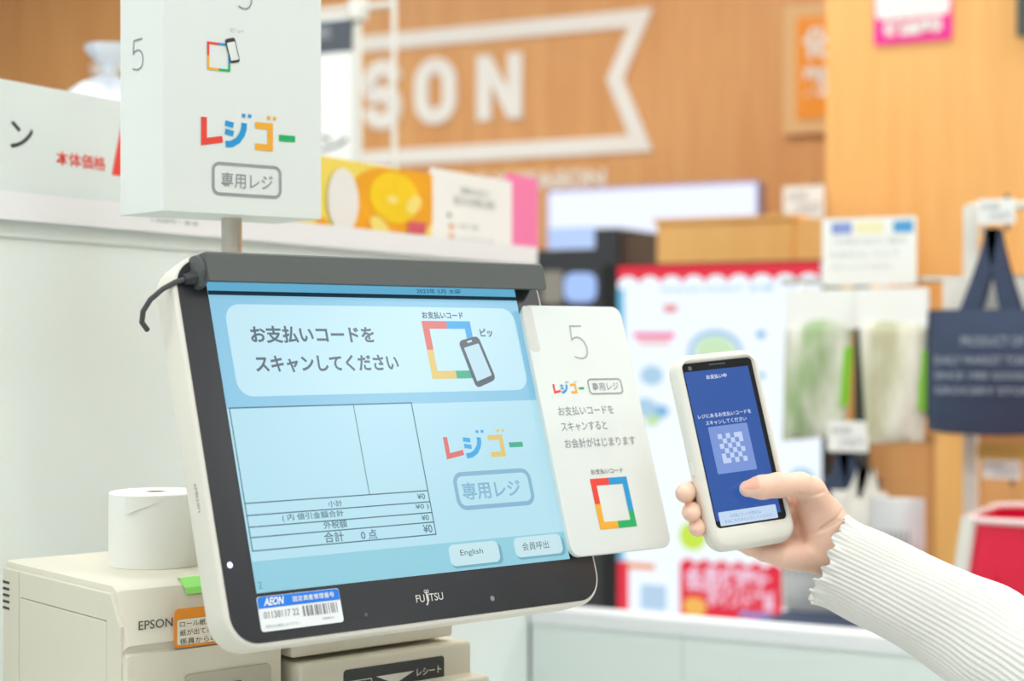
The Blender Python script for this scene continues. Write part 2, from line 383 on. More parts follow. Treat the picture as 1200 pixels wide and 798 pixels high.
# ------------------------------------------------------------------ display screen with red scalloped header
YK = 3.78
fk = F((0, YK, 0), (1, 0, 0), (0, 0, 1))
k0 = fk.uv(724, 312); k1 = fk.uv(962, 309); kb = fk.uv(820, 742); kz0 = kb[1]
KU0, KU1, KV1 = k0[0], k1[0], k0[1]
t = thing('display_screen', (KU0, YK, 0), 'tall lit display screen with a red scalloped header', 'display screen')
MB().slab(fk, KU0 - .045, .0, KU1 + .02, KV1 + .005, .01, -.09, -.006).build('housing', mat('black_housing', '15171a', .3), t)
scr = MB().slab(fk, KU0, kz0 - .12, KU1, KV1, .004, -.006, 0).build('screen', mat('lit_white_blue', 'ecf5ff', .3, emit=1.08), t)
W = KU1 - KU0
E = lambda n, c, s_=.9: mat('lit_' + n, c, .3, emit=s_)
ek = 0.0015
pts = [(KU0, KV1), (KU0, KV1 - .03)]
ns = 9; sw = W / ns
for i in range(ns):
    for k in range(1, 9):
        a_ = math.pi * k / 8; pts.append((KU0 + sw * i + sw / 2 - sw / 2 * math.cos(a_), KV1 - .047 + .022 * math.sin(a_)))
    pts.append((KU0 + sw * (i + 1), KV1 - .05))
pts += [(KU1, KV1)]
MB().flat(fk, pts[::-1], ek).build('scalloped_header', E('red', 'f01f3e'), scr)
def kp(px, py): return fk.uv(px, py)[:2]
def krect(name, x0, y0, x1, y1, m, r=.004, w_=ek):
    a_ = kp(x0, y0); b_ = kp(x1, y1); return MB().flat(fk, rrect(a_[0], b_[1], b_[0], a_[1], r), w_).build(name, m, scr)
MB().flat(fk, [(KU0, kz0 - .1), (KU0 + .018, kz0 - .1), (KU0 + .018, KV1 - .055), (KU0, KV1 - .055)], ek * .6).build('cyan_edge', E('cyan', '6fc8ee'), scr)
mb = MB(); a_ = kp(773, 342); b_ = kp(907, 330); text_uv(mb, fk, 'WAON POINT お得', a_[0], a_[1] - .004, b_[0], b_[1] - .006, ek, .02); mb.build('headline', E('pale_blue', 'aedbf0'), scr)
krect('red_mark', 778, 357, 794, 366, E('soft_red', 'f29a9a'))
krect('pink_bar', 743, 390, 791, 396, E('pink', 'ff4f9d'))
krect('peach_bar', 748, 398, 786, 404, E('peach', 'ffc9c9'))
c = kp(838, 412); arc = [(c[0] + .062 * math.cos(math.radians(x)), c[1] + .045 * math.sin(math.radians(x))) for x in range(0, 360, 12)]
MB().strip(fk, arc, .014, ek, True).build('ring', E('light_blue', 'acd4f0'), scr)
MB().flat(fk, [(c[0] + .05 * math.cos(math.radians(x)), c[1] + .036 * math.sin(math.radians(x))) for x in range(0, 360, 12)], ek).build('green_disc', E('light_green', 'd3f4c8'), scr)
for x, y, rx, cc in ((892, 392, .012, 'blue3'), (893, 440, .009, 'blue3'), (764, 440, .03, 'pale2'), (757, 478, .03, 'pale2'), (775, 482, .02, 'blue3'), (765, 492, .02, 'lime'), (748, 520, .012, 'pink'), (940, 560, .03, 'pale2')):
    c = kp(x, y); cols = {'blue3': '86c0ea', 'pale2': 'b4dbf4', 'lime': 'cdeeb4', 'pink': 'f7a9d0'}
    MB().flat(fk, [(c[0] + rx * math.cos(math.radians(k)), c[1] + rx * .8 * math.sin(math.radians(k))) for k in range(0, 360, 20)], ek).build('picture_spot', E(cc, cols[cc]), scr)
c = kp(812, 628); MB().flat(fk, [(c[0] + .035 * math.cos(math.radians(k)), c[1] + .035 * math.sin(math.radians(k))) for k in range(0, 360, 15)], ek).build('lime_disc', E('bright_lime', 'd2f24a'), scr)
krect('red_strip', 724, 657, 737, 760, E('red', 'f01f3e'))
krect('orange_mark', 735, 659, 768, 668, E('orange', 'f59a4a'))
krect('pale_blue_square', 751, 684, 781, 716, E('powder', 'bcdcf6'))
mb = MB(); a_ = kp(797, 760); b_ = kp(917, 662); pl = [(b_[0], a_[1])]
for i in range(13): pl.append((b_[0] - (b_[0] - a_[0]) * i / 12, b_[1] + (.006 if i % 2 else -.006) - .003))
pl.append((a_[0], a_[1])); MB().flat(fk, pl, ek).build('red_coupon', E('red', 'f01f3e'), scr)
mb = MB()
for r_, s_, (x0, y0, x1, y1) in ((0, '会員様限定', (803, 692, 908, 668)), (1, 'ポイント進呈', (829, 711, 908, 695))):
    a_ = kp(x0, y0); b_ = kp(x1, y1); text_uv(mb, fk, s_, a_[0], a_[1], b_[0], b_[1], ek * 1.6, .05)
mb.build('coupon_lettering', E('pale_pink', 'fbd3ea'), scr)
krect('gold_disc', 801, 699, 828, 723, E('gold', 'ffc15a'), .03, ek * 1.5)
krect('blue_pill', 866, 716, 906, 726, E('pill', '8f9bdc'), .01, ek * 1.5)

# ------------------------------------------------------------------ stand with hanging bags on the right
YS = 3.12
fs = F((0, YS, 0), (1, 0, 0), (0, 0, 1))
sp_ = lambda px, py: fs.uv(px, py)[:2]
pc = sp_(1010, 333); pr_ = sp_(1138, 520)
t = thing('hanging_rack', (pc[0], YS + .06, 0), 'white metal rack with posts and hooks carrying bags', 'rack')
fr_ = fs.off(-.06)
for px in (1010, 1138):
    u = fr_.uv(px, 400)[0]; top = fr_.uv(px, 240)[1] if px > 1100 else fr_.uv(px, 330)[1]
    mb = MB(); mb.slab(fr_, u - .012, .03, u + .012, top, .008, -.012, .012); mb.build('post', M_white if px > 1100 else M_dark, t)
u0_ = fr_.uv(1010, 400)[0]; u1_ = fr_.uv(1138, 400)[0]
for u in (u0_, u1_, u1_ + .3): mb = MB(); mb.slab(fr_, u - .03, 0, u + .03, .03, .008, -.05, .03); mb.build('foot', M_white, t)
zb = fr_.uv(1138, 243)[1]; ue = u1_ + .3
mb = MB(); mb.tube([fr_.p(u1_, zb, 0), fr_.p(ue - .03, zb, 0), fr_.p(ue, zb - .03, 0), fr_.p(ue, .03, 0)], .008); mb.build('hoop', M_white, t)
zc = fr_.uv(1010, 336)[1] + .012
mb = MB(); mb.tube([fr_.p(u0_ - .16, zc, -.006), fr_.p(u1_ + .12, zc, -.006)], .006); mb.build('cross_bar', M_chrome, t)
for px, py in ((955, 345), (1045, 345), (1162, 276)):
    u, v = fr_.uv(px, py)[:2]; mb = MB(); mb.tube([fr_.p(u, v + .004, .0), fr_.p(u, v, .06), fr_.p(u, v + .012, .075)], .004); mb.build('hook', M_chrome, t)
# price card holder
a_ = sp_(956, 255); b_ = sp_(1067, 333)
t = thing('info_card', (a_[0], YS, b_[1]), 'white information card with blue boxes clipped above the hanging packets', 'card')
mb = MB(); mb.slab(fs, a_[0], b_[1], b_[0], a_[1], .004, -.045, -.041); cp = mb.build('card', M_paper, t)
ff = fs.off(-.0405)
for x0, x1, c_ in ((.1, .32, '8d9fd8'), (.36, .66, 'f4eec0'), (.76, .97, '4fa3d8')):
    w_ = b_[0] - a_[0]; mb = MB(); mb.flat(ff, rrect(a_[0] + w_ * x0, a_[1] - .03, a_[0] + w_ * x1, a_[1] - .008, .002)); mb.build('colour_box', mat('box_' + c_, c_, .6, vary=0), cp)
for i, s_ in enumerate(('ご利用方法のご案内', 'お会計はこちらで', 'スキャンしてください')): mb = MB(); text_uv(mb, ff, s_, a_[0] + .015, a_[1] - .052 - i * .024, b_[0] - .02 - i * .012, a_[1] - .038 - i * .024, 0, .0); mb.build('lettering', M_paleink, cp)
# small white clip tags above
def tag_card(x0, y0, x1, y1, fr, label, strip_=None):
    a_ = fr.uv(x0, y0); b_ = fr.uv(x1, y1)
    t = thing('price_card', (a_[0], -fr.p(0, 0).y * -1, b_[1]), label, 'price card')
    m_ = MB(); m_.slab(fr, a_[0], b_[1], b_[0], a_[1], .003, 0, .003); c_ = m_.build('card', M_paper, t)
    m_ = MB(); g = fr.off(.0034); w_ = b_[0] - a_[0]; h_ = a_[1] - b_[1]
    text_uv(m_, g, '本体価格', a_[0] + w_ * .1, b_[1] + h_ * .55, a_[0] + w_ * .6, b_[1] + h_ * .85); m_.build('lettering', M_paleink, c_); m_ = MB(); text_uv(m_, g, '298円', a_[0] + w_ * .3, b_[1] + h_ * .12, b_[0] - w_ * .1, b_[1] + h_ * .48)
    m_.build('lettering', M_paleink, c_)
    m_ = MB(); m_.box(fr, a_[0] + w_ * .72, b_[1] - .012, -.004, a_[0] + w_ * .82, a_[1] + .008, -.0005); m_.build('clip', M_dark, t)
    if strip_: m_ = MB(); m_.slab(fr, a_[0] - .01, a_[1] + .001, b_[0] + .01, a_[1] + .03, .002, 0, .003); m_.build('colour_strip', mat('strip_' + strip_, strip_, .5), t)
tag_card(918, 219, 966, 256, F((0, PIL - .02, 0), (1, 0, 0), (0, 0, 1)), 'small white price card beside the pillar above information card')
tag_card(1146, 234, 1190, 262, fs.off(-.03), 'white price card at top of the hoop over navy tote')
tag_card(970, 493, 1018, 530, fs.off(.03), 'white price card below the hanging green packets')
tag_card(1152, 538, 1196, 562, fs.off(-.04), 'white price card with yellow and red strip below navy tote', 'd9b35a')

# hanging packets
def packet(pxs, label, yoff, tint, seed):
    rnd = random.Random(seed); fr = fs.off(yoff)
    P = [fr.uv(*p)[:2] for p in pxs]                       # TL TR BR BL
    t = thing('hanging_packet', fr.p((P[0][0] + P[1][0]) / 2, P[2][1]), label, 'packet')
    nu, nv = 14, 20
    def surf(sgn):
        out = []
        for j in range(nv + 1):
            for i in range(nu + 1):
                x, y = i / nu, j / nv
                L_ = np.array(P[0]) * (1 - y) + np.array(P[3]) * y; R_ = np.array(P[1]) * (1 - y) + np.array(P[2]) * y
                c_ = L_ * (1 - x) + R_ * x
                th = max(0, math.sin(math.pi * x)) ** .5 * max(0, math.sin(math.pi * min(1, .12 + y * .88))) ** .5
                th = th * .024 * (0.25 if y < .22 else 1) * (1 + .25 * math.sin(9 * x + 5 * y + seed)) + .0012
                out.append(fr.p(c_[0], c_[1], sgn * th))
        return out
    A, B = surf(1), surf(-1); fs_ = []
    for j in range(nv):
        for i in range(nu):
            k = j * (nu + 1) + i; fs_.append((k, k + nu + 1, k + nu + 2, k + 1))
    n = len(A); mb = MB(); mb.add(A + B, fs_ + [tuple(x + n for x in f[::-1]) for f in fs_])
    per = [i for i in range(nu)] + [j * (nu + 1) + nu for j in range(nv)] + [nv * (nu + 1) + nu - i for i in range(nu)] + [(nv - j) * (nu + 1) for j in range(nv)]
    for i in range(len(per)): a_, b_ = per[i], per[(i + 1) % len(per)]; mb.f.append((a_, b_, b_ + n, a_ + n))
    mb.build('packet_body', tint, t, smooth=60)
    e_ = MB(); e_.loft([[fr.p(P[1][0] * (1 - k) + P[2][0] * k + x, P[1][1] * (1 - k) + P[2][1] * k, z_) for x, z_ in ((-.010, -.004), (.003, -.004), (.003, .006), (-.010, .014))] for k in (.40, .5, .6, .7, .8)]); e_.build('lime_edge', mat('lime_card', '8fd63a', .5), t)
    hh = MB(); hh.slab(fr, P[0][0], P[0][1] - .075, P[1][0], P[0][1], .006, -.009, .0095); hh.build('header_card', M_paper, t)
def cloth_tint(name, c1, c2):
    m = mat(name, c1, .35, vary=.0); nt = m.node_tree; N = nt.nodes; L = nt.links; b = N['Principled BSDF']
    tc = N['Texture Coordinate']; mp = N.new('ShaderNodeMapping'); mp.inputs['Scale'].default_value = (13, 13, 4); L.new(tc.outputs['Object'], mp.inputs[0])
    nz = N.new('ShaderNodeTexNoise'); nz.inputs['Scale'].default_value = 1.5; nz.inputs['Detail'].default_value = 3; L.new(mp.outputs[0], nz.inputs['Vector'])
    rp = N.new('ShaderNodeValToRGB'); rp.color_ramp.elements[0].position = .38; rp.color_ramp.elements[1].position = .62
    rp.color_ramp.elements[0].color = rgb(c1); rp.color_ramp.elements[1].color = rgb(c2); L.new(nz.outputs[0], rp.inputs[0]); L.new(rp.outputs[0], b.inputs['Base Color']); return m
MT1 = cloth_tint('green_white_packet', '9db684', 'ecebdf'); MT2 = cloth_tint('cream_packet', 'c6c4a2', 'f0ede0')
packet(((922, 340), (1003, 338), (990, 510), (917, 517)), 'clear packet of pale green goods hanging beside the lit screen', .012, MT1, 1)
packet(((1004, 338), (1088, 340), (1083, 517), (1016, 520)), 'clear packet of cream goods with lime edge hanging beside navy tote', .03, MT2, 4)
fr = fs.off(.02); a_ = fr.uv(1079, 420); b_ = fr.uv(1088, 490)
mb = MB(); mb.slab(fr, a_[0] - .004, b_[1], b_[0], a_[1], .003, -.03, -.024); mb.build('lime_packet', mat('lime_card', '8fd63a', .5), label='lime green packet edge hanging behind the cream packet', category='packet')

# navy tote bag
def tote(fr, q, label, mcloth, handle_top, lines, hw=.02, name='tote_bag', thick=.05, mtxt=None, hspan=(.25, .75)):
    u0, v0, u1, v1 = q
    t = thing(name, fr.p((u0 + u1) / 2, v0), label, 'bag')
    nu, nv = 16, 16; A, B = [], []
    for j in range(nv + 1):
        for i in range(nu + 1):
            x, y = i / nu, j / nv
            th = thick * (math.sin(math.pi * x) ** .6 if 0 < x < 1 else 0) * (.35 + .65 * math.sin(math.pi * min(1, .1 + .9 * (1 - y)) * .9)) + .003
            wob = .004 * math.sin(7 * x + 4 * y)
            A.append(fr.p(u0 + (u1 - u0) * x, v0 + (v1 - v0) * y + .006 * math.sin(math.pi * x) * (y - 1), th + wob)); B.append(fr.p(u0 + (u1 - u0) * x, v0 + (v1 - v0) * y, -th * .4))
    fs_ = [(j * (nu + 1) + i, j * (nu + 1) + i + 1, (j + 1) * (nu + 1) + i + 1, (j + 1) * (nu + 1) + i) for j in range(nv) for i in range(nu)]
    n = len(A); mb = MB(); mb.add(A + B, fs_ + [tuple(x + n for x in f[::-1]) for f in fs_])
    per = [i for i in range(nu)] + [j * (nu + 1) + nu for j in range(nv)] + [nv * (nu + 1) + nu - i for i in range(nu)] + [(nv - j) * (nu + 1) for j in range(nv)]
    for i in range(len(per)): a, b = per[i], per[(i + 1) % len(per)]; mb.f.append((a, a + n, b + n, b))
    body = mb.build('bag_body', mcloth, t, smooth=60)
    if handle_top:
        ua, ub = u0 + (u1 - u0) * hspan[0], u0 + (u1 - u0) * hspan[1]; um, vt = handle_top
        for z_ in (.02, -.012):
            rings = []
            for k in range(17):
                s_ = k / 16; e = 1 - abs(2 * s_ - 1); uu = (ua + (um - ua) * (1 - (1 - e) ** 1.3)) if s_ < .5 else (ub + (um - ub) * (1 - (1 - e) ** 1.3))
                vv = (v1 - .05) + (vt - v1 + .05) * e; wx = hw * (1 - .45 * e)
                rings.append([fr.p(uu - wx, vv, z_), fr.p(uu + wx, vv, z_), fr.p(uu + wx, vv, z_ + .005), fr.p(uu - wx, vv, z_ + .005)])
            MB().loft(rings).build('handle', mcloth, t, smooth=60)
    for s_, x0, y0, x1, y1 in lines:
        mb = MB(); text_uv(mb, fr, s_, u0 + (u1 - u0) * x0, v0 + (v1 - v0) * y0, u0 + (u1 - u0) * x1, v0 + (v1 - v0) * y1, thick + .011, .02); mb.build('lettering', mtxt or mat('pale_grey_print', '8f97a4', .7, vary=0), body)
    return t
ft = fs.off(.03)
q0 = ft.uv(1087, 500); q1 = ft.uv(1240, 362); hp = ft.uv(1166, 268)
tote(ft, (q0[0], ft.uv(1150, 505)[1], q1[0], q1[1]), 'navy cloth tote bag with grey lettering hanging from hoop', M_navy, (hp[0], hp[1]),
     (('PRODUCT OF', .32, .70, .80, .78), ('DAILY MARKET TOKYO', .12, .55, .92, .62), ('SINCE 1985 GOODS', .12, .43, .85, .49), ('GROCERY STORE', .12, .31, .9, .37)), hspan=(.27, .72))
fq = fs.off(-.03); a_ = fq.uv(1105, 430); b_ = fq.uv(1230, 325)
tote(fq, (a_[0], a_[1], b_[0], b_[1]), 'white cloth bag hanging behind the navy tote', mat('white_cloth', 'e8e4da', .85, bump=.3, bscale=400), None, (), thick=.012)
# lower bags
fl = fs.off(.0)
a_ = fl.uv(965, 640); b_ = fl.uv(1032, 560); hp = fl.uv(993, 522)
tote(fl, (a_[0], a_[1], b_[0], b_[1]), 'navy cloth bag with handles hanging under the price card', M_navy, (hp[0], hp[1]), (), thick=.02)
fl2 = fs.off(.06); a_ = fl2.uv(974, 690); b_ = fl2.uv(1040, 577); hp = fl2.uv(1016, 548)
tote(fl2, (a_[0], a_[1], b_[0], b_[1]), 'crumpled white bag hanging before the navy cloth bag', mat('white_cloth', 'e8e4da', .85), (hp[0], hp[1]), (), thick=.03)
fl3 = fs.off(.09); a_ = fl3.uv(1022, 706); b_ = fl3.uv(1084, 585)
tote(fl3, (a_[0], a_[1], b_[0], b_[1]), 'pale grey bag with rows of printed lines beside white bag', M_greybag, None, (('||||||||', .15, .55, .85, .72),), thick=.04, mtxt=M_greyink)
a_ = fl3.uv(917, 710); b_ = fl3.uv(1000, 640)
tote(fl3, (a_[0], a_[1], b_[0], b_[1]), 'pale grey folded bag lying beside the red coupon screen', M_greybag, None, (('||||||||', .15, .55, .85, .72),), thick=.04, mtxt=M_greyink)
# navy box under
fn = fs.off(.13); a_ = fn.uv(915, 790); b_ = fn.uv(1075, 728)
t = thing('navy_bin', fn.p((a_[0] + b_[0]) / 2, 0), 'dark navy display bin on the floor behind low white partition', 'bin')
MB().slab(fn, a_[0], 0, b_[0], b_[1], .01, -.14, .1).build('body', M_navy, t); MB().slab(fn, a_[0] - .01, b_[1] - .03, b_[0] + .01, b_[1], .01, .1, .11).build('rim', M_navy, t)
# brown slat back panel of rack
fz = F((0, 3.95, 0), (1, 0, 0), (0, 0, 1)); a_ = fz.uv(985, 505); b_ = fz.uv(1330, 505)
t = thing('brown_wood_shelf', fz.p(a_[0], 0), 'low oak shelf unit with upright dividers under the hanging bags', 'shelf')
mb = MB(); mb.box(fz, a_[0], 0, -.35, b_[0], a_[1], 0); mb.build('back_panel', M_wood3, t)
for px in (1098, 1250): u = fz.uv(px, 500)[0]; mb = MB(); mb.box(fz, u, 0, 0, u + .09, a_[1] + .002, .02); mb.build('divider', M_wood2, t)
mb = MB(); mb.box(fz, a_[0], a_[1], -.36, b_[0], a_[1] + .02, .02); mb.build('top_board', M_wood3, t)

# red basket on a small table
YC = 2.78
fc = F((0, YC, 0), (1, 0, 0), (0, 0, 1))
a_ = fc.uv(1122, 610); tz = a_[1]; bz = fc.uv(1118, 735)[1]; u0 = a_[0]; u1 = u0 + .42
t = thing('display_table', fc.p((u0 + u1) / 2, 0), 'white low table carrying the red bin', 'table')
mb = MB(); mb.slab(fc, u0 - .05, bz - .03, u1 + .05, bz, .01, -.36, .04); mb.build('table_top', M_white, t)
for ux in (u0 - .02, u1 - .01):
    for wz in (-.33, 0): mb = MB(); mb.box(fc, ux, 0, wz, ux + .03, bz - .03, wz + .03); mb.build('leg', M_white, t)
t = thing('red_bin', fc.p((u0 + u1) / 2, bz), 'red plastic bin with white edging standing on white table', 'bin')
M_redb = mat('red_plastic', 'e0123f', .35, vary=.04)
cx = (u0 + u1) / 2; fbk = F(fc.p(cx, bz, -.16), (1, 0, 0), (0, 1, 0))        # n = +z
hw_, hd_ = .21, .15; H_ = tz - bz
out = [[fbk.p(x, y, z_) for x, y in rrect(-hw_ * k, -hd_ * k, hw_ * k, hd_ * k, .05, 6)] for k, z_ in ((1.07, .001), (1.07, .02), (1.035, H_ * .5), (.98, H_))]
inn = [[fbk.p(x, y, z_) for x, y in rrect(-hw_ * k + .004, -hd_ * k + .004, hw_ * k - .004, hd_ * k - .004, .046, 6)] for k, z_ in ((.98, H_), (1.035, H_ * .5), (1.07, .02), (1.07, .006))]
MB().loft(out + inn).build('bin_body', M_redb, t, smooth=40)
rim = [fbk.p(x, y, H_) for x, y in rrect(-hw_ * .98, -hd_ * .98, hw_ * .98, hd_ * .98, .05, 6)]
mb = MB(); mb.tube(rim + [rim[0]], .006, 8); mb.build('rim', mat('pale_pink_plastic', 'f0d8d8', .35), t, smooth=60)
for sx in (-1, 1):
    mb = MB(); mb.tube([fbk.p(sx * hw_ * .93, -hd_ * .90, H_ + .004), fbk.p(sx * hw_ * .985, -hd_ * .955, H_ * .5), fbk.p(sx * hw_ * 1.02, -hd_ * .99, .014)], .014, 10); mb.build('corner_strip', M_white, t, smooth=60)
for k in range(7):
    x = -.15 + k * .05; mb = MB(); mb.box(fbk, x - .003, -hd_ * 1.035 - .004, H_ * .1, x + .003, -hd_ * 1.0, H_ * .5); mb.build('rib', M_redb, t)

# ------------------------------------------------------------------ white partition and shelf with price rail
GX = -1.241; GY0, GY1 = .2, 2.42
fg = F((GX, 0, 0), (0, 1, 0), (0, 0, 1))                   # u = y, v = z, n = +x
GZ = fg.uv(100, 262)[1]
t = thing('shelf_unit', (GX - .35, (GY0 + GY1) / 2, 0), 'white shelf unit with smooth back panel behind the checkout terminal', 'shelf')
mb = MB(); bx(mb, GX - .7, GY0, .02, GX, GY1, GZ - .02); mb.build('body', M_panel, t)
mb = MB(); bx(mb, GX - .71, GY0, GZ - .02, GX + .004, GY1 + .004, GZ); mb.build('top_board', M_panel, t)
mb = MB(); bx(mb, GX - .69, GY0 + .02, 0, GX - .01, GY1 - .01, .02); mb.build('plinth', M_dark, t)
t = thing('price_rail', (GX, (GY0 + GY1) / 2, GZ), 'long white price rail along the top of the shelf unit', 'rail')
RZ0, RZ1 = GZ, GZ + .018
mb = MB(); bx(mb, GX - .03, GY0, RZ0, GX + .012, GY1, RZ1); mb.build('rail_body', M_rail, t)
mb = MB(); bx(mb, GX + .012, GY0, RZ0 - .004, GX + .016, GY1, RZ1 + .006); mb.build('rail_lip', M_rail, t)
fg2 = fg.off(.0005)
def gcard(x0, x1, ytop_at, name, label, m, cat='price card', zbot=None, off=0, extra=0):
    u0 = fg2.uv(x0, 200)[0]; u1 = fg2.uv(x1, 200)[0]; v1 = fg2.uv(*ytop_at)[1] + extra
    t = thing(name, fg2.p((u0 + u1) / 2, RZ1), label, cat)
    mb = MB(); mb.slab(fg2, u0, RZ1 - .002, u1, v1, .002, off - .003, off); return t, mb.build('card', m, t), (u0, RZ1, u1, v1)
ucut = fg2.uv(262, 260)[0]
t, c_, q_ = gcard(-260, 262, (0, 92), 'price_card', 'long white price card with black kana and red price lettering on the rail', mat('price_card_paper', 'e0e9e6', .6, vary=.01))
g = fg2.off(.0005)
mb = MB(); a_ = g.uv(12, 149); b_ = g.uv(39, 157); text_uv(mb, g, 'ン', a_[0], g.uv(20, 174)[1], b_[0], g.uv(20, 142)[1], 0, .01); mb.build('kana', M_ink, c_)
mb = MB(); text_px(mb, g, '本体価格', (66, 185), (124, 192), 17, .012); mb.build('price_lettering', M_red, c_)
mb = MB(); mb.flat(g, [g.uv(131, 205)[:2], g.uv(152, 207)[:2], g.uv(147, 121)[:2]]); mb.build('red_wedge', M_red, c_)
mb = MB(); gr = fg.off(.0165); text_px(mb, gr, '1,058円・本体', (178, 257), (233, 263), 5, .01); mb.build('rail_lettering', M_greyink, c_)
M_ylw = mat('yellow_fruit_card', 'f3dd62', .5, vary=.08, vscale=12)
t, c_, q_ = gcard(262, 506, (440, 193), 'fruit_card', 'yellow card with big orange lemon picture on the rail', M_ylw, 'promotion card')
def gell(px, py, rx, ry, m, name, par, lay=1, rot=0):
    a_ = g.uv(px, py); k = a_[2] / FPX; kx = k / .75; pp = []
    for i in range(28):
        x, y = rx * math.cos(i * math.pi / 14), ry * math.sin(i * math.pi / 14); x, y = x * math.cos(rot) - y * math.sin(rot), x * math.sin(rot) + y * math.cos(rot)
        u, v = a_[0] + x * kx * 1.9, a_[1] + y * k; pp.append((min(max(u, q_[0]), q_[2]), min(max(v, q_[1]), q_[3])))
    MB().flat(g, pp, .0004 * lay).build(name, m, par)
Mor = mat('orange_yellow_print', 'f2a712', .5, vary=.12, vscale=18); Mye = mat('lemon_print', 'f7cf10', .5, vary=.08, vscale=18); Mlt = mat('light_lemon_print', 'f6e27a', .5, vary=0); Mgw = mat('pale_grey_card_print', 'ebeae6', .5, vary=0)
gell(455, 245, 36, 48, Mor, 'fruit_picture', c_, 1); gell(488, 230, 22, 40, Mor, 'fruit_picture', c_, 2); gell(462, 232, 22, 30, Mye, 'fruit_picture', c_, 3)
gell(459, 234, 5, 5, Mlt, 'fruit_shine', c_, 4); gell(444, 266, 7, 13, Mlt, 'fruit_shine', c_, 4, .5); gell(484, 240, 6, 12, Mlt, 'fruit_shine', c_, 4, -.3)
gell(401, 235, 13, 38, Mgw, 'pale_oval', c_, 5); gell(376, 266, 5, 12, Mor, 'fruit_picture', c_, 6); gell(300, 268, 22, 7, Mor, 'fruit_picture', c_, 6)
a_ = g.uv(477, 259); b_ = g.uv(498, 275); MB().flat(g, [(a_[0], b_[1]), (b_[0], b_[1]), (b_[0], a_[1]), (a_[0], a_[1])], .002).build('red_stamp', mat('stamp_red', 'd9566a', .5, vary=0), c_)
t, c_, q_ = gcard(506, 600, (550, 204), 'notice_card', 'white notice card with grey lines of text on the rail', M_paper, 'promotion card')
mb = MB()
for s_, L_, R_, hh in (('新発売のお知らせ', (540, 224), (574, 227), 9), ('毎日のお買物に便利', (532, 236), (580, 240), 11), ('●', (524, 252), (529, 252), 6), ('店内でご利用', (538, 265), (560, 267), 6), ('いただけます一覧', (534, 280), (578, 284), 6)): text_px(mb, g, s_, L_, R_, hh, .0)
mb.build('lettering', M_greyink, c_)
mb = MB()
for y in (268, 280, 290): a_ = g.uv(526, y); mb.flat(g, [(a_[0], a_[1]), (a_[0] + .016, a_[1]), (a_[0] + .016, a_[1] + .008), (a_[0], a_[1] + .008)])
mb.build('colour_marks', mat('peach_print', 'e8b48a', .6, vary=0), c_)
t, c_, q_ = gcard(597, 633, (615, 206), 'pink_card', 'bright pink card at the end of the price rail', mat('pink_card_face', 'f97fb5', .5, vary=.03), 'promotion card', off=-.004)

# low partition to the right
LY = GY1
pt = hit(700, 719, 1, LY); LZ = pt.z
x0 = GX + .005; xm = hit(800, 770, 1, LY).x
for i, (xa, xb, lab, m_) in enumerate(((x0, xm, 'white low partition panel joined to the shelf unit', M_panel), (xm + .001, xm + 1.6, 'white low partition panel ending below the red bin', M_panel))):
    t = thing('low_partition', ((xa + xb) / 2, LY, 0), lab, 'partition')
    mb = MB(); bx(mb, xa, LY, 0, xb, LY + .05, LZ - .022); mb.build('panel', m_, t)
    mb = MB(); bx(mb, xa, LY - .006, LZ - .022, xb, LY + .056, LZ); mb.build('cap_rail', M_rail, t)

# ------------------------------------------------------------------ sign on posts and bag behind the shelf
YP = 3.35
fp2 = F((0, YP, 0), (1, 0, 0), (0, 0, 1)); pq = lambda x, y: fp2.uv(x, y)[:2]
u_a = pq(300, 50)[0]; u_b = pq(420, 50)[0]; u_c = pq(462, 50)[0]; zt_ = pq(419, 9)[1]
t = thing('sign_stand', (u_b, YP, 0), 'tall white tube stand with a white board and dark header behind the shelf', 'sign stand')
for u in (u_b, u_c): mb = MB(); mb.tube([fp2.p(u, 0.01, 0), fp2.p(u, zt_ + (.02 if u == u_b else .3), 0)], .009 if u == u_b else .007, 12); mb.build('post', M_white, t, smooth=60)
mb = MB(); mb.tube([fp2.p(u_a - .3, zt_, 0), fp2.p(u_c, zt_, 0)], .008, 10); mb.build('top_bar', M_white, t, smooth=60)
mb = MB(); mb.lathe(fp2.p(u_b, zt_ - .03, 0), ((.001, 0), (.024, .002), (.026, .03), (.022, .05), (.001, .055)), 16); mb.build('joint_cap', M_white, t, smooth=60)
mb = MB(); bx(mb, u_a - .35, YP - .2, 0, u_c + .05, YP + .2, .012); mb.build('foot_plate', M_white, t)
zb_ = pq(400, 195)[1]; mb = MB(); mb.slab(fp2, u_a - .3, zb_, u_b - .012, zt_ - .012, .004, -.006, .006); bd = mb.build('board', M_paper, t)
a_ = pq(376, 26); b_ = pq(415, 60); mb = MB(); mb.flat(fp2, [(u_a - .28, b_[1]), (b_[0], b_[1]), (b_[0], a_[1]), (u_a - .28, a_[1])], .0068); mb.build('dark_header', mat('slate_print', '50565f', .6, vary=0), bd)
mb = MB(); a_ = pq(376, 46); b_ = pq(390, 32); text_uv(mb, fp2, 'E', a_[0] - .01, a_[1], b_[0], b_[1], .0075, .04); mb.build('header_lettering', M_greyink, bd)
mb = MB(); a_ = pq(374, 178); b_ = pq(410, 158); text_uv(mb, fp2, 'ン', a_[0], a_[1], b_[0], b_[1], .0075, .02); mb.build('kana', M_ink, bd)
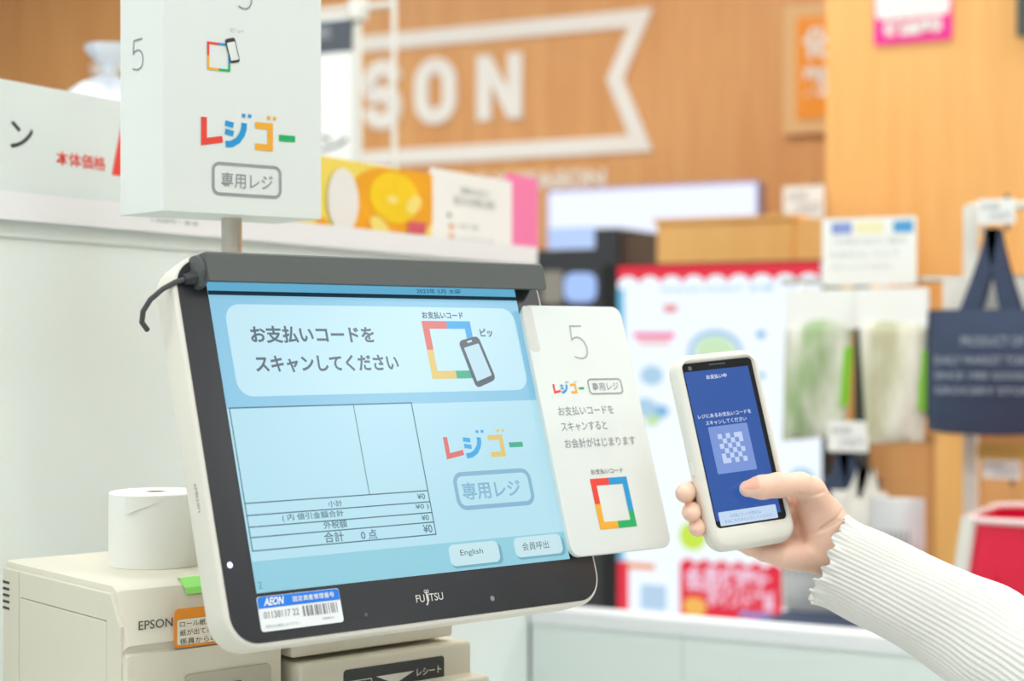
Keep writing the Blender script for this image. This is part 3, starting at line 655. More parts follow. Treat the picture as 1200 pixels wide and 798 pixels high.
# white crinkled bag
c = at(128, 106, 2.55); c.z = GZ + .001
rings = []
for j in range(14):
    z_ = j / 13; rr = [.03, .12, .145, .155, .16, .16, .157, .15, .14, .125, .105, .08, .05, .012][j]
    rings.append([c + V((rr * .8 * math.cos(k * math.pi / 16) * (1 + .05 * math.sin(3 * k + 1.7 * j) + .03 * math.sin(7 * k)), rr * math.sin(k * math.pi / 16) * (1 + .05 * math.cos(4 * k + 2 * j)), z_ * .27 + .008 * math.sin(2 * k + j) * (0 < j < 13))) for k in range(32)])
t = thing('plastic_bag', c, 'white crinkled plastic bag standing behind the long price card', 'bag')
bgb = MB().loft(rings).build('bag_body', mat('crinkled_white_film', 'd8dde6', .35, bump=.6, bscale=40, vary=.05), t, smooth=70)
top_p = c + V((0, 0, .262)); kn = []
for j in range(7):
    rr = [.006, .012, .009, .014, .024, .03, .034][j]; kn.append([top_p + V((rr * math.cos(k * math.pi / 8) * (1 + .25 * math.sin(3 * k) * (j > 3)), rr * math.sin(k * math.pi / 8), j * .009)) for k in range(16)])
MB().loft(kn).build('gathered_top', mat('crinkled_white_film', 'e6eaf0'), t, smooth=70)

# ------------------------------------------------------------------ counter the terminal stands on
YAW = math.radians(40.1)
def camdir(x, up, z): return RT * x + UP * up + FW * z
A_ = camdir(math.cos(YAW), 0, math.sin(YAW)); BK = camdir(-math.sin(YAW), 0, math.cos(YAW))   # right and back of the terminal
CZ = .95
def level(o): return F(o, A_, UP)                          # upright frame facing the terminal's front
def top(o): return F(o, A_, BK)                            # lying frame, n = up
PC = at(148, 690, 1.30); PTOP = PC.z
oc = V((PC.x, PC.y, CZ))
ftop = top(oc)
t = thing('checkout_counter', ftop.p(.25, .1, 0) * 1 - V((0, 0, CZ)), 'white checkout counter carrying the terminal and printer', 'counter')
mb = MB(); mb.slab(ftop, -.06, -.10, .42, .25, .02, -.035, 0, 0, .004); mb.build('worktop', M_panel2, t)
mb = MB(); mb.slab(ftop, -.05, -.07, .41, .24, .01, -CZ + .08, -.035); mb.build('body', M_panel, t)
mb = MB(); mb.slab(ftop, -.04, -.05, .40, .23, .01, -CZ, -CZ + .08); mb.build('plinth', M_dark, t)

# ------------------------------------------------------------------ printer on the left
PH = PTOP - CZ
pf = F(oc, A_, UP)                                         # u right, v up, n front
t = thing('receipt_printer', ftop.p(.07, .11, 0), 'cream receipt printer with orange instruction sticker left of the terminal', 'printer')
PW, PD = .140, .225
body = MB()
fside = F(oc, -A_, UP)
# side profile in (back, up): bevelled front top edge
prof = [(0.004, 0), (0.0, .004), (0.0, PH - .052), (.004, PH - .050), (.004, PH - .046), (.0, PH - .044), (.012, PH - .012), (.016, PH - .004), (.024, PH), (PD - .004, PH), (PD, PH - .004), (PD, 0)]
rings = []
for u, ins in ((0, .004), (.0012, .001), (.004, 0), (PW - .004, 0), (PW - .0012, .001), (PW, .004)):
    cxp, czp = PD / 2, PH / 2
    rings.append([pf.p(u, v - ins * (1 if v > czp else -1), -(d + ins * (1 if d < cxp else -1))) for d, v in prof])
body.loft(rings); pb = body.build('body', M_beige, t, smooth=28)
ps = F(oc, -BK, UP)                                        # left side: u toward the front, n = left
def psd(px, py): return ps.uv(px, py)[:2]
SC = .0022; gp = .0007
p_a, p_b = psd(25, 699), psd(128, 727); uf = p_b[0]; ur = p_a[0]; sl_ = (p_b[1] - p_a[1]) / (p_b[0] - p_a[0]); lv = lambda u: p_a[1] + sl_ * (u - ur)
u_back, u_front = -PD + .004, -.006
def cover(name, pts):
    cx_ = sum(p[0] for p in pts) / len(pts); cy_ = sum(p[1] for p in pts) / len(pts)
    sh = lambda k: [(u + (.0006 if u < cx_ else -.0006) * k, v + (.0006 if v < cy_ else -.0006) * k) for u, v in pts]
    MB().loft([[ps.p(u, v, z_) for u, v in q] for q, z_ in ((pts, -.001), (pts, SC - .0006), (sh(1), SC))]).build(name, M_beige, pb)
cover('lower_side_cover', [(ur + gp, .004), (uf - gp, .004), (uf - gp, lv(uf) - gp), (ur + gp, lv(ur) - gp)])
cover('upper_side_cover', [(ur + gp, lv(ur) + gp), (uf + gp, lv(uf) + gp), (uf + gp, .004), (u_front, .004), (u_front, PH - .03), (-.022, PH - .006), (ur + gp, PH - .006)])
cover('rear_side_cover', [(u_back, .004), (ur - gp, .004), (ur - gp, PH - .006), (u_back, PH - .006)])
for i in range(5):
    a_ = psd(6.5, 681 + i * 7.5); mb = MB(); mb.box(ps, a_[0], a_[1] - .0011, -.002, a_[0] + .013, a_[1] + .0011, SC + .0003); mb.build('vent_slot', M_ink, pb)
fpr = F(oc, A_, UP).off(.0005)
mb = MB(); text_px(mb, fpr.off(-.003), 'EPSON', (162.5, 733), (202.5, 729), 10.5, .008); mb.build('maker_name', mat('name_grey', '4f4e49', .6, vary=0), pb)
q_ = fpr.uv(204, 714); q2 = fpr.uv(206, 760); SW = .062
st = MB().slab(fpr, q_[0], q2[1], q_[0] + SW, q_[1], .004, 0, .0006).build('instruction_sticker', mat('orange_sticker', 'ee9220', .5, vary=0), t)
g = fpr.off(.0009); MB().flat(g, rrect(q_[0] + .0022, q2[1] + .0022, q_[0] + SW - .0022, q_[1] - .0085, .002)).build('sticker_field', mat('cream_sticker', 'f3ead6', .5, vary=0), st)
mb = MB(); g2 = fpr.off(.0012)
for i, s_ in enumerate(('ロール紙方向を確認', '紙が出て来ない時は', '係員からの手配を')): vv = q_[1] - .0145 - i * .0068; text_uv(mb, g2, s_, q_[0] + .0045, vv, q_[0] + SW - .005, vv + .0048, 0, .0)
mb.build('sticker_lettering', M_ink, st)
# open slot and crumpled film near the bottom
mb = MB(); mb.slab(fpr, .05, PH - .098, .128, PH - .072, .004, -.003, .001); mb.build('paper_slot', mat('grey_slot', 'bcb8a6', .5), pb)
mb = MB(); mb.flat(fpr.off(.0015), rrect(.088, PH - .086, .100, PH - .082, .001)); mb.build('slot_mark', M_ink, pb)
for u0, seed in ((.015, 1), (.1, 5)):
    rnd = random.Random(seed); n = 10; vv = []
    for j in range(n):
        for i in range(n): vv.append(fpr.p(u0 + .045 * i / 9 + rnd.uniform(-.002, .002), PH - .118 + .030 * j / 9 * (.5 + .5 * math.sin(math.pi * i / 9)), .002 + .003 * rnd.random()))
    mb = MB(); mb.add(vv, [(j * n + i, j * n + i + 1, (j + 1) * n + i + 1, (j + 1) * n + i) for j in range(n - 1) for i in range(n - 1)]); mb.build('crumpled_tape', mat('clear_tape', 'e6e4da', .15, vary=.05), t)
# green sticky note on the printer top edge
a_ = fpr.uv(213, 676); mb = MB(); u = a_[0] + .010
mb.add([pf.p(u, PH + .0006, -.026), pf.p(u + .02, PH + .0006, -.026), pf.p(u + .02, PH + .0008, -.022), pf.p(u, PH + .0008, -.022), pf.p(u + .02, PH - .006, -.0125), pf.p(u, PH - .006, -.0125), pf.p(u + .02, PH - .011, -.0108), pf.p(u, PH - .011, -.0108)], [(0, 3, 2, 1), (3, 5, 4, 2), (5, 7, 6, 4)])
mb.build('sticky_note', mat('green_note', '9df07a', .6, vary=0), label='small lime green sticky note over the top edge of printer', category='sticky note')

# paper roll
rc = hit(171, 668, 2, PTOP); rc = rc + (FW * .039)
rc.z = PTOP - .0005
t = thing('paper_roll', rc, 'thick white paper roll standing on the cream printer', 'paper roll')
RR, RH = .039, .062
MB().lathe(rc, ((.0095, 0), (RR - .001, 0), (RR, .001), (RR, RH - .001), (RR - .001, RH), (.0095, RH), (.0095, 0)), 64).build('paper', mat('roll_paper', 'f3f4ee', .7, bump=.1, bscale=300, vary=.02), t, smooth=40)
MB().lathe(rc + V((0, 0, .001)), ((.0065, 0), (.0095, 0), (.0095, RH - .001), (.0065, RH - .001), (.0065, 0)), 32).build('core', mat('cardboard_core', 'b9a78c', .8), t, smooth=40)
# loose tail of paper
dirc = (CAM - rc); dirc.z = 0; dirc.normalize(); ang0 = math.atan2(dirc.y, dirc.x)
rg = []
for k in range(9):
    a = ang0 + .25 - k * .11; rr = RR + .0004 + (.0025 * (k / 8) ** 2)
    rg.append([rc + V((rr * math.cos(a), rr * math.sin(a), RH - .003 - .0016 * k)), rc + V((rr * math.cos(a), rr * math.sin(a), RH - .0008))])
mb = MB(); mb.loft([r_ for r_ in rg], caps=False, closed=False); mb.build('loose_end', mat('roll_paper', 'f3f4ee'), t)

# ------------------------------------------------------------------ the terminal
TILT = math.radians(17.6)
MO = CAM + camdir(-.185, -.183, 1.233)
Bd = camdir(-math.sin(YAW) * math.sin(TILT), math.cos(TILT), math.cos(YAW) * math.sin(TILT))
fm = F(MO, A_, Bd)                                         # screen plane, origin at lower left of the picture
t = thing('checkout_terminal', fm.p(.152, -.1, -.1) * 1, 'checkout touch terminal with black bezel, blue screen and dark scanner bar', 'terminal')
t.location.z = CZ; TERM = t
uL = fm.uv(211.5, 360)[0]; vB = fm.uv(304, 754)[1]; uR = fm.uv(703, 697)[0]; vT = fm.uv(300, 307)[1]
RIM = .0035
CT = .034
cs = MB().slab(fm, uL - RIM, vB - RIM, uR + RIM, vT + RIM, .026, -CT, .0, .010, .003, 10); cs.build('casing', M_case, t, smooth=50)
bz = MB().slab(fm, uL, vB, uR, vT, .022, 0, .0008, 0, 0, 10).build('bezel', M_black, t)
fS = fm.off(.0011)
SW_, SH_ = .304, fm.uv(240.5, 331)[1] + .012
EM = lambda n, c_, s_=1.0: mat('screen_' + n, c_, .25, emit=s_)
SB = EM('blue', '9bd0e6')
scr = MB().flat(fm, [(0, 0), (SW_, 0), (SW_, SH_), (0, SH_)], .001).build('screen', SB, t)
L1, L2, L3, L4 = (fm.off(.0013 + .0002 * i) for i in range(4))
def sflat(name, lay, pts, m): return MB().flat(lay, pts).build(name, m, scr)
vline = fm.uv(243, 346)[1]; vl2 = fm.uv(242, 341)[1]
sflat('title_strip', L1, [(0, vl2), (SW_, vl2), (SW_, SH_), (0, SH_)], EM('strip', '63add0'))
sflat('title_line', L1, [(0, vline), (SW_, vline), (SW_, vl2), (0, vl2)], EM('line', '0d2c3c'))
mb = MB(); text_px(mb, L2, '2023年 5月 木曜', (488, 341), (540, 342), 6, .01); mb.build('title_lettering', EM('darktext', '24566e'), scr)
vp0 = fm.uv(420, 464)[1]; vmid = fm.uv(400, 476)[1]
sflat('upper_field', L1, [(0, vmid), (SW_, vmid), (SW_, vline), (0, vline)], EM('upper', '86c3e0'))
q_ = quad_uv(fm, (254, 357), (615, 457), (603, 362), (280, 466))
sflat('message_panel', L2, rrect(q_[0] + .002, q_[1], q_[2], q_[3], .013), EM('panel', 'bde4f1'))
sflat('lower_field', L1, [(0, 0), (SW_, 0), (SW_, vmid), (0, vmid)], EM('lower', 'b2deec'))
vbar = (fm.uv(294, 655)[1] + fm.uv(655, 627)[1]) / 2
sflat('button_bar', L2, [(0, 0), (SW_, 0), (SW_, vbar), (0, vbar)], EM('bar', '8ecbdc'))
TX = EM('text', '4b5f6e')
for s_, a_, b_, h_, bo in (('お支払いコードを', (293.5, 392), (438.5, 392), 20, .03), ('スキャンしてください', (299, 426), (467, 425.5), 20, .03)):
    mb = MB(); text_px(mb, L3, s_, a_, b_, h_, bo); mb.build('message_lettering', TX, scr)
mb = MB(); text_px(mb, L3, 'お支払いコード', (494.5, 369.5), (542.6, 369.5), 8.5, .03); text_px(mb, L3, 'ピッ', (562.5, 390), (577, 390), 10, .03); mb.build('icon_lettering', EM('icontext', '3a4e5c'), scr)
SL = [EM('red', 'd8655f'), EM('logoblue', '2aa3e0'), EM('yellow', 'dcbf66'), EM('green', '25a884')]
q_ = quad_uv(fm, (492.8, 377), (561.4, 443.8), (549.9, 377), (505.2, 444.7))
code_frame(L3, q_, .0068, SL, scr)
ph4 = [(535.4, 400.6), (558.5, 394), (580.1, 445.3), (557, 456)]
sflat('phone_icon', L4, poly4(fm, ph4, .22), EM('icon', '46545e'))
L5 = fm.off(.0022)
def mixp(u, v): a = np.array(ph4[0]) * (1 - u) + np.array(ph4[1]) * u; b = np.array(ph4[3]) * (1 - u) + np.array(ph4[2]) * u; return tuple(a * (1 - v) + b * v)
sflat('phone_icon_display', L5, poly4(fm, [mixp(.13, .16), mixp(.87, .16), mixp(.87, .88), mixp(.13, .88)], .05), EM('icondisp', 'b9dcea'))
sflat('phone_icon_slot', L5, poly4(fm, [mixp(.38, .05), mixp(.62, .05), mixp(.62, .09), mixp(.38, .09)], .2), EM('icondisp', 'b9dcea'))
# receipt table
tq = quad_uv(fm, (268, 479), (509.5, 625.8), (480.6, 472.5), (294.2, 647.4))
LN = EM('tableline', '3e6275'); mb = MB(); lw = .0009
mb.strip(L3, [(tq[0], tq[1]), (tq[2], tq[1]), (tq[2], tq[3]), (tq[0], tq[3])], lw, 0, True)
for ya, yb, px, px2 in ((590.6, 575.4, 286, 500.8), (604, 589, 292, 503), (617.7, 601.5, 295, 505), (629.5, 613, 297, 507)):
    vv = (fm.uv(px, ya)[1] + fm.uv(px2, yb)[1]) / 2; mb.strip(L3, [(tq[0], vv), (tq[2], vv)], lw)
ua = fm.uv(413, 475.4); ub = fm.uv(431, 576.8); mb.strip(L3, [((ua[0] + ub[0]) / 2, tq[3]), ((ua[0] + ub[0]) / 2, (fm.uv(286, 590.6)[1] + fm.uv(500.8, 575.4)[1]) / 2)], lw * .7)
mb.build('table_grid', LN, scr)
mb = MB(); TT = EM('tabletext', '4c6a7c')
for s_, a_, b_, h_ in (('小計', (384.5, 590.5), (401, 589.3), 7.5), ('( 内 値引金額合計', (330.8, 607), (402.8, 602), 9), ('外税額', (379.2, 615.5), (406.6, 613.5), 9), ('合計', (379.8, 630), (402.8, 628.2), 12),
                       ('0 点', (423, 627), (441.7, 625.5), 11), ('¥0', (489, 582), (498, 581.2), 6.5), ('¥0 )', (487, 594.5), (502.5, 593.5), 7), ('¥0', (494, 607), (502.5, 606), 6.5), ('¥0', (496, 620), (506.5, 619), 9.5)):
    lines(scr, L3, 'table_lettering', TT, [(s_, a_, b_, h_, .01)])
q_ = span(fm, (520.7, 526.5), (611, 520.5), 25); kana_logo(L3, *q_, SL, scr)
q_ = quad_uv(fm, (527, 554), (625.8, 592), (619.5, 549), (536.4, 599)); mb = MB(); frame_strip(mb, L3, q_, .0075, .0036); mb.build('logo_frame', EM('framegrey', '7fb1cd'), scr)
mb = MB(); text_px(mb, L3, '専用レジ', (541.8, 576), (610, 571.5), 20, .02); mb.build('logo_lettering', EM('framegrey', '7fb1cd'), scr)
for nm, tl_, br_, tr_, bl_, s_, a_, b_, h_ in (('english', (523, 638.5), (585, 660), (581.9, 634.6), (527, 663), 'English', (539.6, 649), (566, 646), 8), ('call', (599.7, 630.5), (658, 648.7), (655.5, 626), (603, 654), '会員呼出', (612, 640.5), (643, 638), 9)):
    q_ = quad_uv(fm, tl_, br_, tr_, bl_)
    sflat('button_shadow', L3, rrect(q_[0] + .001, q_[1] - .002, q_[2] + .003, q_[3] - .002, .005), EM('btnshade', '6fa9bd'))
    sflat('screen_button', L4, rrect(q_[0], q_[1], q_[2], q_[3], .005), EM('btn', 'c3e3ea'))
    mb = MB(); text_px(mb, L5, s_, a_, b_, h_, .0); mb.build('button_lettering', TX, scr)
mb = MB(); text_px(mb, L3, '2', (302.5, 686), (307, 685.6), 8, .0); mb.build('screen_digit', EM('barink', '4d93a8'), scr)
# bezel marks
mb = MB(); fB = fm.off(.0012)
text_px(mb, fB, 'FU ITSU', (487.5, 702), (519.2, 698), 8.5, .005)
jx = span(fm, (487.5, 702), (519.2, 698), 8.5); wJ = jx[2] - jx[0]; ju = jx[0] + wJ * .375
mb.strip(fB, [(ju, jx[3] + .001), (ju, jx[1] - .001), (ju - .0016, jx[1] - .003)], .0012)
inf = [(ju + .0003 + .0021 * math.sin(k * math.pi / 12) / (1 + math.cos(k * math.pi / 12) ** 2), jx[3] + .0018 + .0034 * math.sin(k * math.pi / 12) * math.cos(k * math.pi / 12) / (1 + math.cos(k * math.pi / 12) ** 2)) for k in range(24)]
mb.strip(fB, inf, .0005, 0, True); mb.build('maker_name', mat('silver_print', 'd5d5cf', .4, vary=0), bz)
for px, py, r_, m_ in ((576, 701.5, .0022, mat('sensor_grey', '8a8a88', .3)), (428, 720.5, .0014, mat('sensor_dark', '5a5a5c', .3)), (268.5, 662.5, .0022, mat('blue_led', 'cfd8ff', .3, emit=2.5))):
    a_ = fm.uv(px, py); MB().flat(fB, [(a_[0] + r_ * math.cos(k * .5236), a_[1] + r_ * math.sin(k * .5236)) for k in range(12)]).build('indicator', m_, bz)
# asset sticker
q_ = quad_uv(fm, (299.2, 699.8), (401.5, 729), (396, 689.7), (306, 741.3))
st = MB().slab(fm, q_[0], q_[1], q_[2], q_[3], .0022, .0008, .0013).build('asset_sticker', mat('white_sticker', 'eef2f2', .45, vary=0), t)
g = fm.off(.0015); hh = q_[3] - q_[1]; vb_ = q_[3] - hh * .34
MB().flat(g, [(q_[0] + .0003, vb_), (q_[2] - .0003, vb_)] + [p for p in rrect(q_[0] + .0003, q_[1], q_[2] - .0003, q_[3] - .0003, .0022) if p[1] > vb_]).build('blue_band', mat('sticker_blue', '0a7be6', .45, vary=0), st)
g = fm.off(.0017); ww = q_[2] - q_[0]
mb = MB(); text_uv(mb, g, 'AEON', q_[0] + ww * .08, vb_ + hh * .06, q_[0] + ww * .31, vb_ + hh * .29, 0, .03, .25); text_uv(mb, g, '固定資産管理番号', q_[0] + ww * .42, vb_ + hh * .09, q_[0] + ww * .93, vb_ + hh * .25, 0, .008); mb.build('band_lettering', M_paper, st)
mb = MB(); text_uv(mb, g, '01138117 22', q_[0] + ww * .05, q_[1] + hh * .36, q_[0] + ww * .47, q_[1] + hh * .56); mb.build('sticker_number', M_greyink, st)
mb = MB(); rnd = random.Random(11); x = q_[0] + ww * .52
while x < q_[0] + ww * .94:
    b_ = rnd.choice((.0006, .0006, .0012, .0016)); mb.flat(g, [(x, q_[1] + hh * .3), (x + b_, q_[1] + hh * .3), (x + b_, q_[1] + hh * .6), (x, q_[1] + hh * .6)]); x += b_ + rnd.choice((.0007, .001, .0016))
mb.build('bar_lines', M_midink, st)
mb = MB(); text_uv(mb, g, '係員以外は使用しないで下さい', q_[0] + ww * .05, q_[1] + hh * .09, q_[0] + ww * .46, q_[1] + hh * .18, 0, .0); text_uv(mb, g, 'A00012', q_[0] + ww * .74, q_[1] + hh * .14, q_[0] + ww * .88, q_[1] + hh * .2); mb.build('sticker_small_print', M_greyink, st)
# scanner bar along the top
BO = .020
b0 = fm.uv(240.2, 294, BO); b1 = fm.uv(642, 341, BO); bu0, bu1 = b0[0], b1[0]; bv0, bv1 = fm.uv(243.3, 328.2, BO)[1], b0[1]
prof = [(BO, bv0), (BO + .001, bv1 - .002), (BO - .001, bv1), (.004, bv1 + .002), (-.004, bv1 - .001), (-.004, bv0 + .010), (.0012, bv0 + .0075), (BO - .003, bv0 - .0003)]
mb = MB(); mb.loft([[fm.p(u, v - i * (v - (bv0 + bv1) / 2), w_ - i * (w_ - .008)) for w_, v in prof] for u, i in ((bu0, .06), (bu0 + .001, 0), (bu1 - .001, 0), (bu1, .06))]); bar = mb.build('scanner_bar', M_dark, t, smooth=35)
mb = MB(); c_ = fm.p(bu0 - .001, (bv0 + bv1) / 2 - .004, .006)
mb.tube([fm.p(bu0 + .001, (bv0 + bv1) / 2 - .005, .005), fm.p(bu0 - .006, (bv0 + bv1) / 2 - .005, .005), fm.p(bu0 - .012, (bv0 + bv1) / 2 - .006, .004)], [.0055, .0052, .004], 14); mb.build('cable_plug', mat('black_rubber', '2c2f31', .5), bar, smooth=60)
cp_ = [(-.011, -.0055, .004), (-.018, -.007, .001), (-.025, -.010, -.006), (-.031, -.015, -.016), (-.033, -.021, -.026), (-.031, -.027, -.034), (-.024, -.031, -.04)]
mb = MB(); mb.tube([fm.p(bu0 + x, (bv0 + bv1) / 2 + y, z_) for x, y, z_ in cp_], .0021, 10); mb.build('cable', mat('grey_cable', '4a4c4c', .5), bar, smooth=60)
mb = MB(); mb.lathe(fm.p(bu0 + .0002, (bv0 + bv1) / 2, .004), ((.001, -.004), (.0125, -.003), (.0135, 0), (.0125, .003), (.001, .004)), 24, -A_); mb.build('end_cap', M_dark, bar, smooth=50)
# side name on the casing
fside = F(fm.p(uL - RIM - .0003, 0, 0), Bd, -fm.n * -1)
mb = MB(); fsd = F(fm.p(uL - RIM - .0004, .085, -.012), -Bd, -fm.n); text_uv(mb, fsd, 'FUJITSU', -.001, -.002, .02, .002); mb.build('side_name', M_greyink, t)
# neck behind the screen
ck = fm.p(.17, .03, -CT); fn_ = F(ck, A_, UP)
mb = MB(); mb.slab(fn_, -.05, .0, .05, .05, .01, -.032, .012, 0, .004); mb.build('neck', M_beige, t, smooth=40)

# ------------------------------------------------------------------ receipt unit below the terminal
fu0 = F(oc, A_, UP).off(.004)        # front plane of the receipt unit
uu = lambda px, py, w_=0: fu0.uv(px, py, w_)[:2]
t = thing('receipt_unit', fu0.p(.24, 0, -.05), 'beige receipt unit with black arrow label under the screen', 'receipt unit')
s1 = uu(345, 787); r1 = uu(534, 735)
vA = (uu(370, 771)[1] + uu(534, 747)[1]) / 2
mb = MB(); mb.slab(fu0, s1[0], vA + .0012, r1[0], vA + .16, .003, -.10, -.004, 0, .002); mb.build('upper_block', M_beige, t, smooth=40)
F2 = .008; r2 = uu(553, 760, F2); l2 = uu(352, 790, F2); vC = uu(553, 751, F2)[1]; vD = uu(553, 793, F2)[1]
mb = MB(); mb.slab(fu0, l2[0], 0.0, r2[0], vC, .004, -.10, F2, 0, .003); mb.build('front_cover', M_beige, t, smooth=40)
F3 = .03; r3 = uu(575, 790, F3); lb3 = uu(500, 797, F3)
mb = MB(); mb.slab(fu0, uu(478, 800, F3)[0], 0.0, r3[0], uu(545, 796, F3)[1], .004, 0, F3, 0, .003); mb.build('paper_outlet', M_beige, t, smooth=40)
fl_ = fu0.off(F2 + .0006); qa = fl_.uv(403, 787); qb = fl_.uv(520.5, 768); v0_ = vC - .040; 
lbv1 = fl_.uv(515, 769)[1]; lbv0 = lbv1 - .032
lb = MB().slab(fu0, qa[0], lbv0, qb[0], lbv1, .003, F2, F2 + .0006).build('label', mat('label_black', '3a3d3e', .5, vary=0), t)
g = fl_.off(.0003); w_ = qb[0] - qa[0]
mb = MB(); mb.flat(g, [(qa[0] + w_ * .31, lbv1 - .009), (qa[0] + w_ * .5, lbv1 - .0175), (qa[0] + w_ * .69, lbv1 - .009)]); mb.build('arrow', M_white, lb)
mb = MB(); text_px(mb, g, 'レシート', (488.5, 788.5), (517, 783), 8.5, .01); mb.build('label_lettering', M_white, lb)
mb = MB(); x0_ = qa[0] + w_ * .04; frame_strip(mb, g, (x0_, lbv0 + .004, x0_ + w_ * .23, lbv1 - .0095), .0006, .0007)
for k in range(5): mb.strip(g, [(x0_ + .002 + k * .003, lbv1 - .017), (x0_ + .005 + k * .003, lbv1 - .011)], .0006)
mb.build('receipt_icon', M_white, lb)

# ------------------------------------------------------------------ card sign beside the screen
CO = .0085
tl_, tr_, br_, bl_ = (fm.uv(*p, CO)[:2] for p in ((609.5, 357.5), (727, 359.5), (787, 640), (672, 653.5)))
cu0, cu1, cv0, cv1 = (tl_[0] + bl_[0]) / 2, (tr_[0] + br_[0]) / 2, (bl_[1] + br_[1]) / 2, (tl_[1] + tr_[1]) / 2
t = thing('instruction_sign', fm.p((cu0 + cu1) / 2, cv0, CO), 'white instruction card numbered five fixed beside the terminal screen', 'sign')
cp = MB().slab(fm, cu0, cv0, cu1, cv1, .010, CO - .005, CO, .0008, .0008, 8).build('card', M_signw, t, smooth=50)
MB().slab(fm, cu0 + .004, cv0 + .03, cu0 + .03, cv1 - .03, .003, .0008, CO - .005).build('mounting_pad', M_greyink, t)
MB().flat(fm, rrect(cu0 + .0005, cv1 - .042, cu0 + .0115, cv1 - .0008, .003), CO + .0002).build('tape', mat('clear_grey_tape', 'd5d6d0', .3, vary=0), t)
C1 = fm.off(CO + .0003)
a_ = C1.uv(670, 401); b_ = C1.uv(686.5, 401); hq = span(C1, (670, 401), (686.5, 401), 38)
five(C1, *hq, .0011).build('number', M_greyink, cp)
kana_logo(C1, *span(C1, (649, 456.5), (684.3, 454), 11), LOGO, cp)
q_ = quad_uv(C1, (688, 444), (731, 461.4), (727.4, 442.6), (690.7, 462.8)); mb = MB(); frame_strip(mb, C1, q_, .0035, .0014); mb.build('logo_frame', M_greyink, cp)
for s_, a_, b_, h_, m_, nm in (('専用レジ', (694.3, 453.7), (724.6, 452), 9.5, M_greyink, 'logo_lettering'), ('お支払いコードを', (654, 481.5), (719, 480), 10.5, M_greyink, 'sign_lettering'), ('スキャンすると', (657.6, 500), (711.4, 498.6), 10.5, M_greyink, 'sign_lettering'),
                               ('お会計がはじまります', (661.7, 519.5), (744.5, 516.2), 11, M_greyink, 'sign_lettering'), ('お支払いコード', (692.6, 553), (729.8, 551), 6, M_ink, 'code_lettering')):
    mb = MB(); text_px(mb, C1, s_, a_, b_, h_, .008); mb.build(nm, m_, cp)
q_ = quad_uv(C1, (691.4, 561.2), (746, 616.5), (734.7, 558.2), (703.5, 620.9)); code_frame(C1, q_, .0062, LOGO, cp)

# ------------------------------------------------------------------ lane sign on its pole
SD = 1.46
so = at(191, 247, SD); fsn = F(so, A_, UP)
SWd = fsn.uv(377, 258)[0]; 
fl_ = F(so, -BK, UP); SDp = -fl_.uv(140.5, 252)[0]
BH = .30
t = thing('lane_sign', fsn.p(SWd / 2, 0, -SDp / 2), 'white box sign numbered five on a metal pole above the terminal', 'sign')
t.location.z = CZ
fpn = F(fsn.p(SWd / 2, 0, -SDp / 2), A_, UP)
bxs = MB().slab(F(so, A_, BK), 0, 0, SWd, SDp, .0015, 0, BH, .0006, .0006, 3).build('sign_box', M_signw, t)
pc_ = F(so, A_, BK).p(fsn.uv(271.5, 275, -SDp / 2)[0], SDp / 2, 0)
mb = MB(); mb.lathe(V((pc_.x, pc_.y, CZ)), ((.0094, 0), (.0094, pc_.z - CZ + .002)), 24); mb.build('pole', mat('satin_steel', 'c9c6bd', .32, metal=.7), t, smooth=60)
mb = MB(); mb.lathe(V((pc_.x, pc_.y, CZ)), ((.03, 0), (.03, .006), (.012, .008), (.012, .02), (.0094, .02)), 24); mb.build('pole_foot', M_chrome, t, smooth=40)
g = fsn.off(.0005)
q_ = span(g, (279.5, -10), (295, -10), 41); five(g, *q_, .0012).build('number', M_midink, bxs)
mb = MB(); text_px(mb, g, 'ピッ!', (270, 34.5), (285, 37.5), 5, .0); mb.build('small_lettering', M_greyink, bxs)
q_ = quad_uv(g, (242.5, 48), (270, 85), (270, 52), (243, 81)); code_frame(g, q_, .0022, LOGO, bxs)
ph4 = [(263, 46.2), (274.8, 43.7), (281.3, 72.4), (270, 74.5)]
MB().flat(g, poly4(g, ph4, .22), .0003).build('phone_icon', M_ink, bxs)
MB().flat(g, poly4(g, [mixp(.1, .16), mixp(.9, .16), mixp(.9, .9), mixp(.1, .9)], .05), .0006).build('phone_icon_display', M_signw, bxs)
kana_logo(g, *span(g, (236.8, 153), (345.9, 163.5), 32.5), LOGO, bxs)
q_ = quad_uv(g, (248, 188), (330, 234), (330, 196), (249, 227.5)); mb = MB(); frame_strip(mb, g, q_, .006, .0026); mb.build('logo_frame', M_greyink, bxs)
mb = MB(); text_px(mb, g, '専用レジ', (259.4, 209), (319.6, 216), 18, .006); mb.build('logo_lettering', M_greyink, bxs)
gl = fl_.off(.0005); q_ = span(gl, (155.5, 65), (167.5, 63), 35); five(gl, *q_, .0013).build('side_number', M_midink, bxs)

# ------------------------------------------------------------------ the phone
PX = RT * .910 + UP * .087 + FW * .406; PX.normalize()
PYu = -(RT * .188 - UP * .958 + FW * -.215); PYu = (PYu - PX * PYu.dot(PX)).normalized()
PO = CAM + RT * .185 - UP * .084 + FW * 1.423
fh = F(PO, PX, PYu)
t = thing('smartphone', PO, 'smartphone with blue screen in chunky white case held in a hand', 'phone')
cL = fh.uv(789, 470)[0]; 
CASE = (-.0405, -.0885, .0405, .0775); CZ0, CZ1 = -.0175, .0025
GW, GH = .068, .140
oc_ = rrect(*CASE, .0145, 8)
def cring(ins, w_): return [fh.p(u, v, w_) for u, v in rrect(CASE[0] + ins, CASE[1] + ins, CASE[2] - ins, CASE[3] - ins, max(.0145 - ins, .003), 8)]
def gring(ins, w_): return [fh.p(u, v, w_) for u, v in rrect(-GW / 2 - ins, -GH / 2 - ins, GW / 2 + ins, GH / 2 + ins, .004 + ins, 8)]
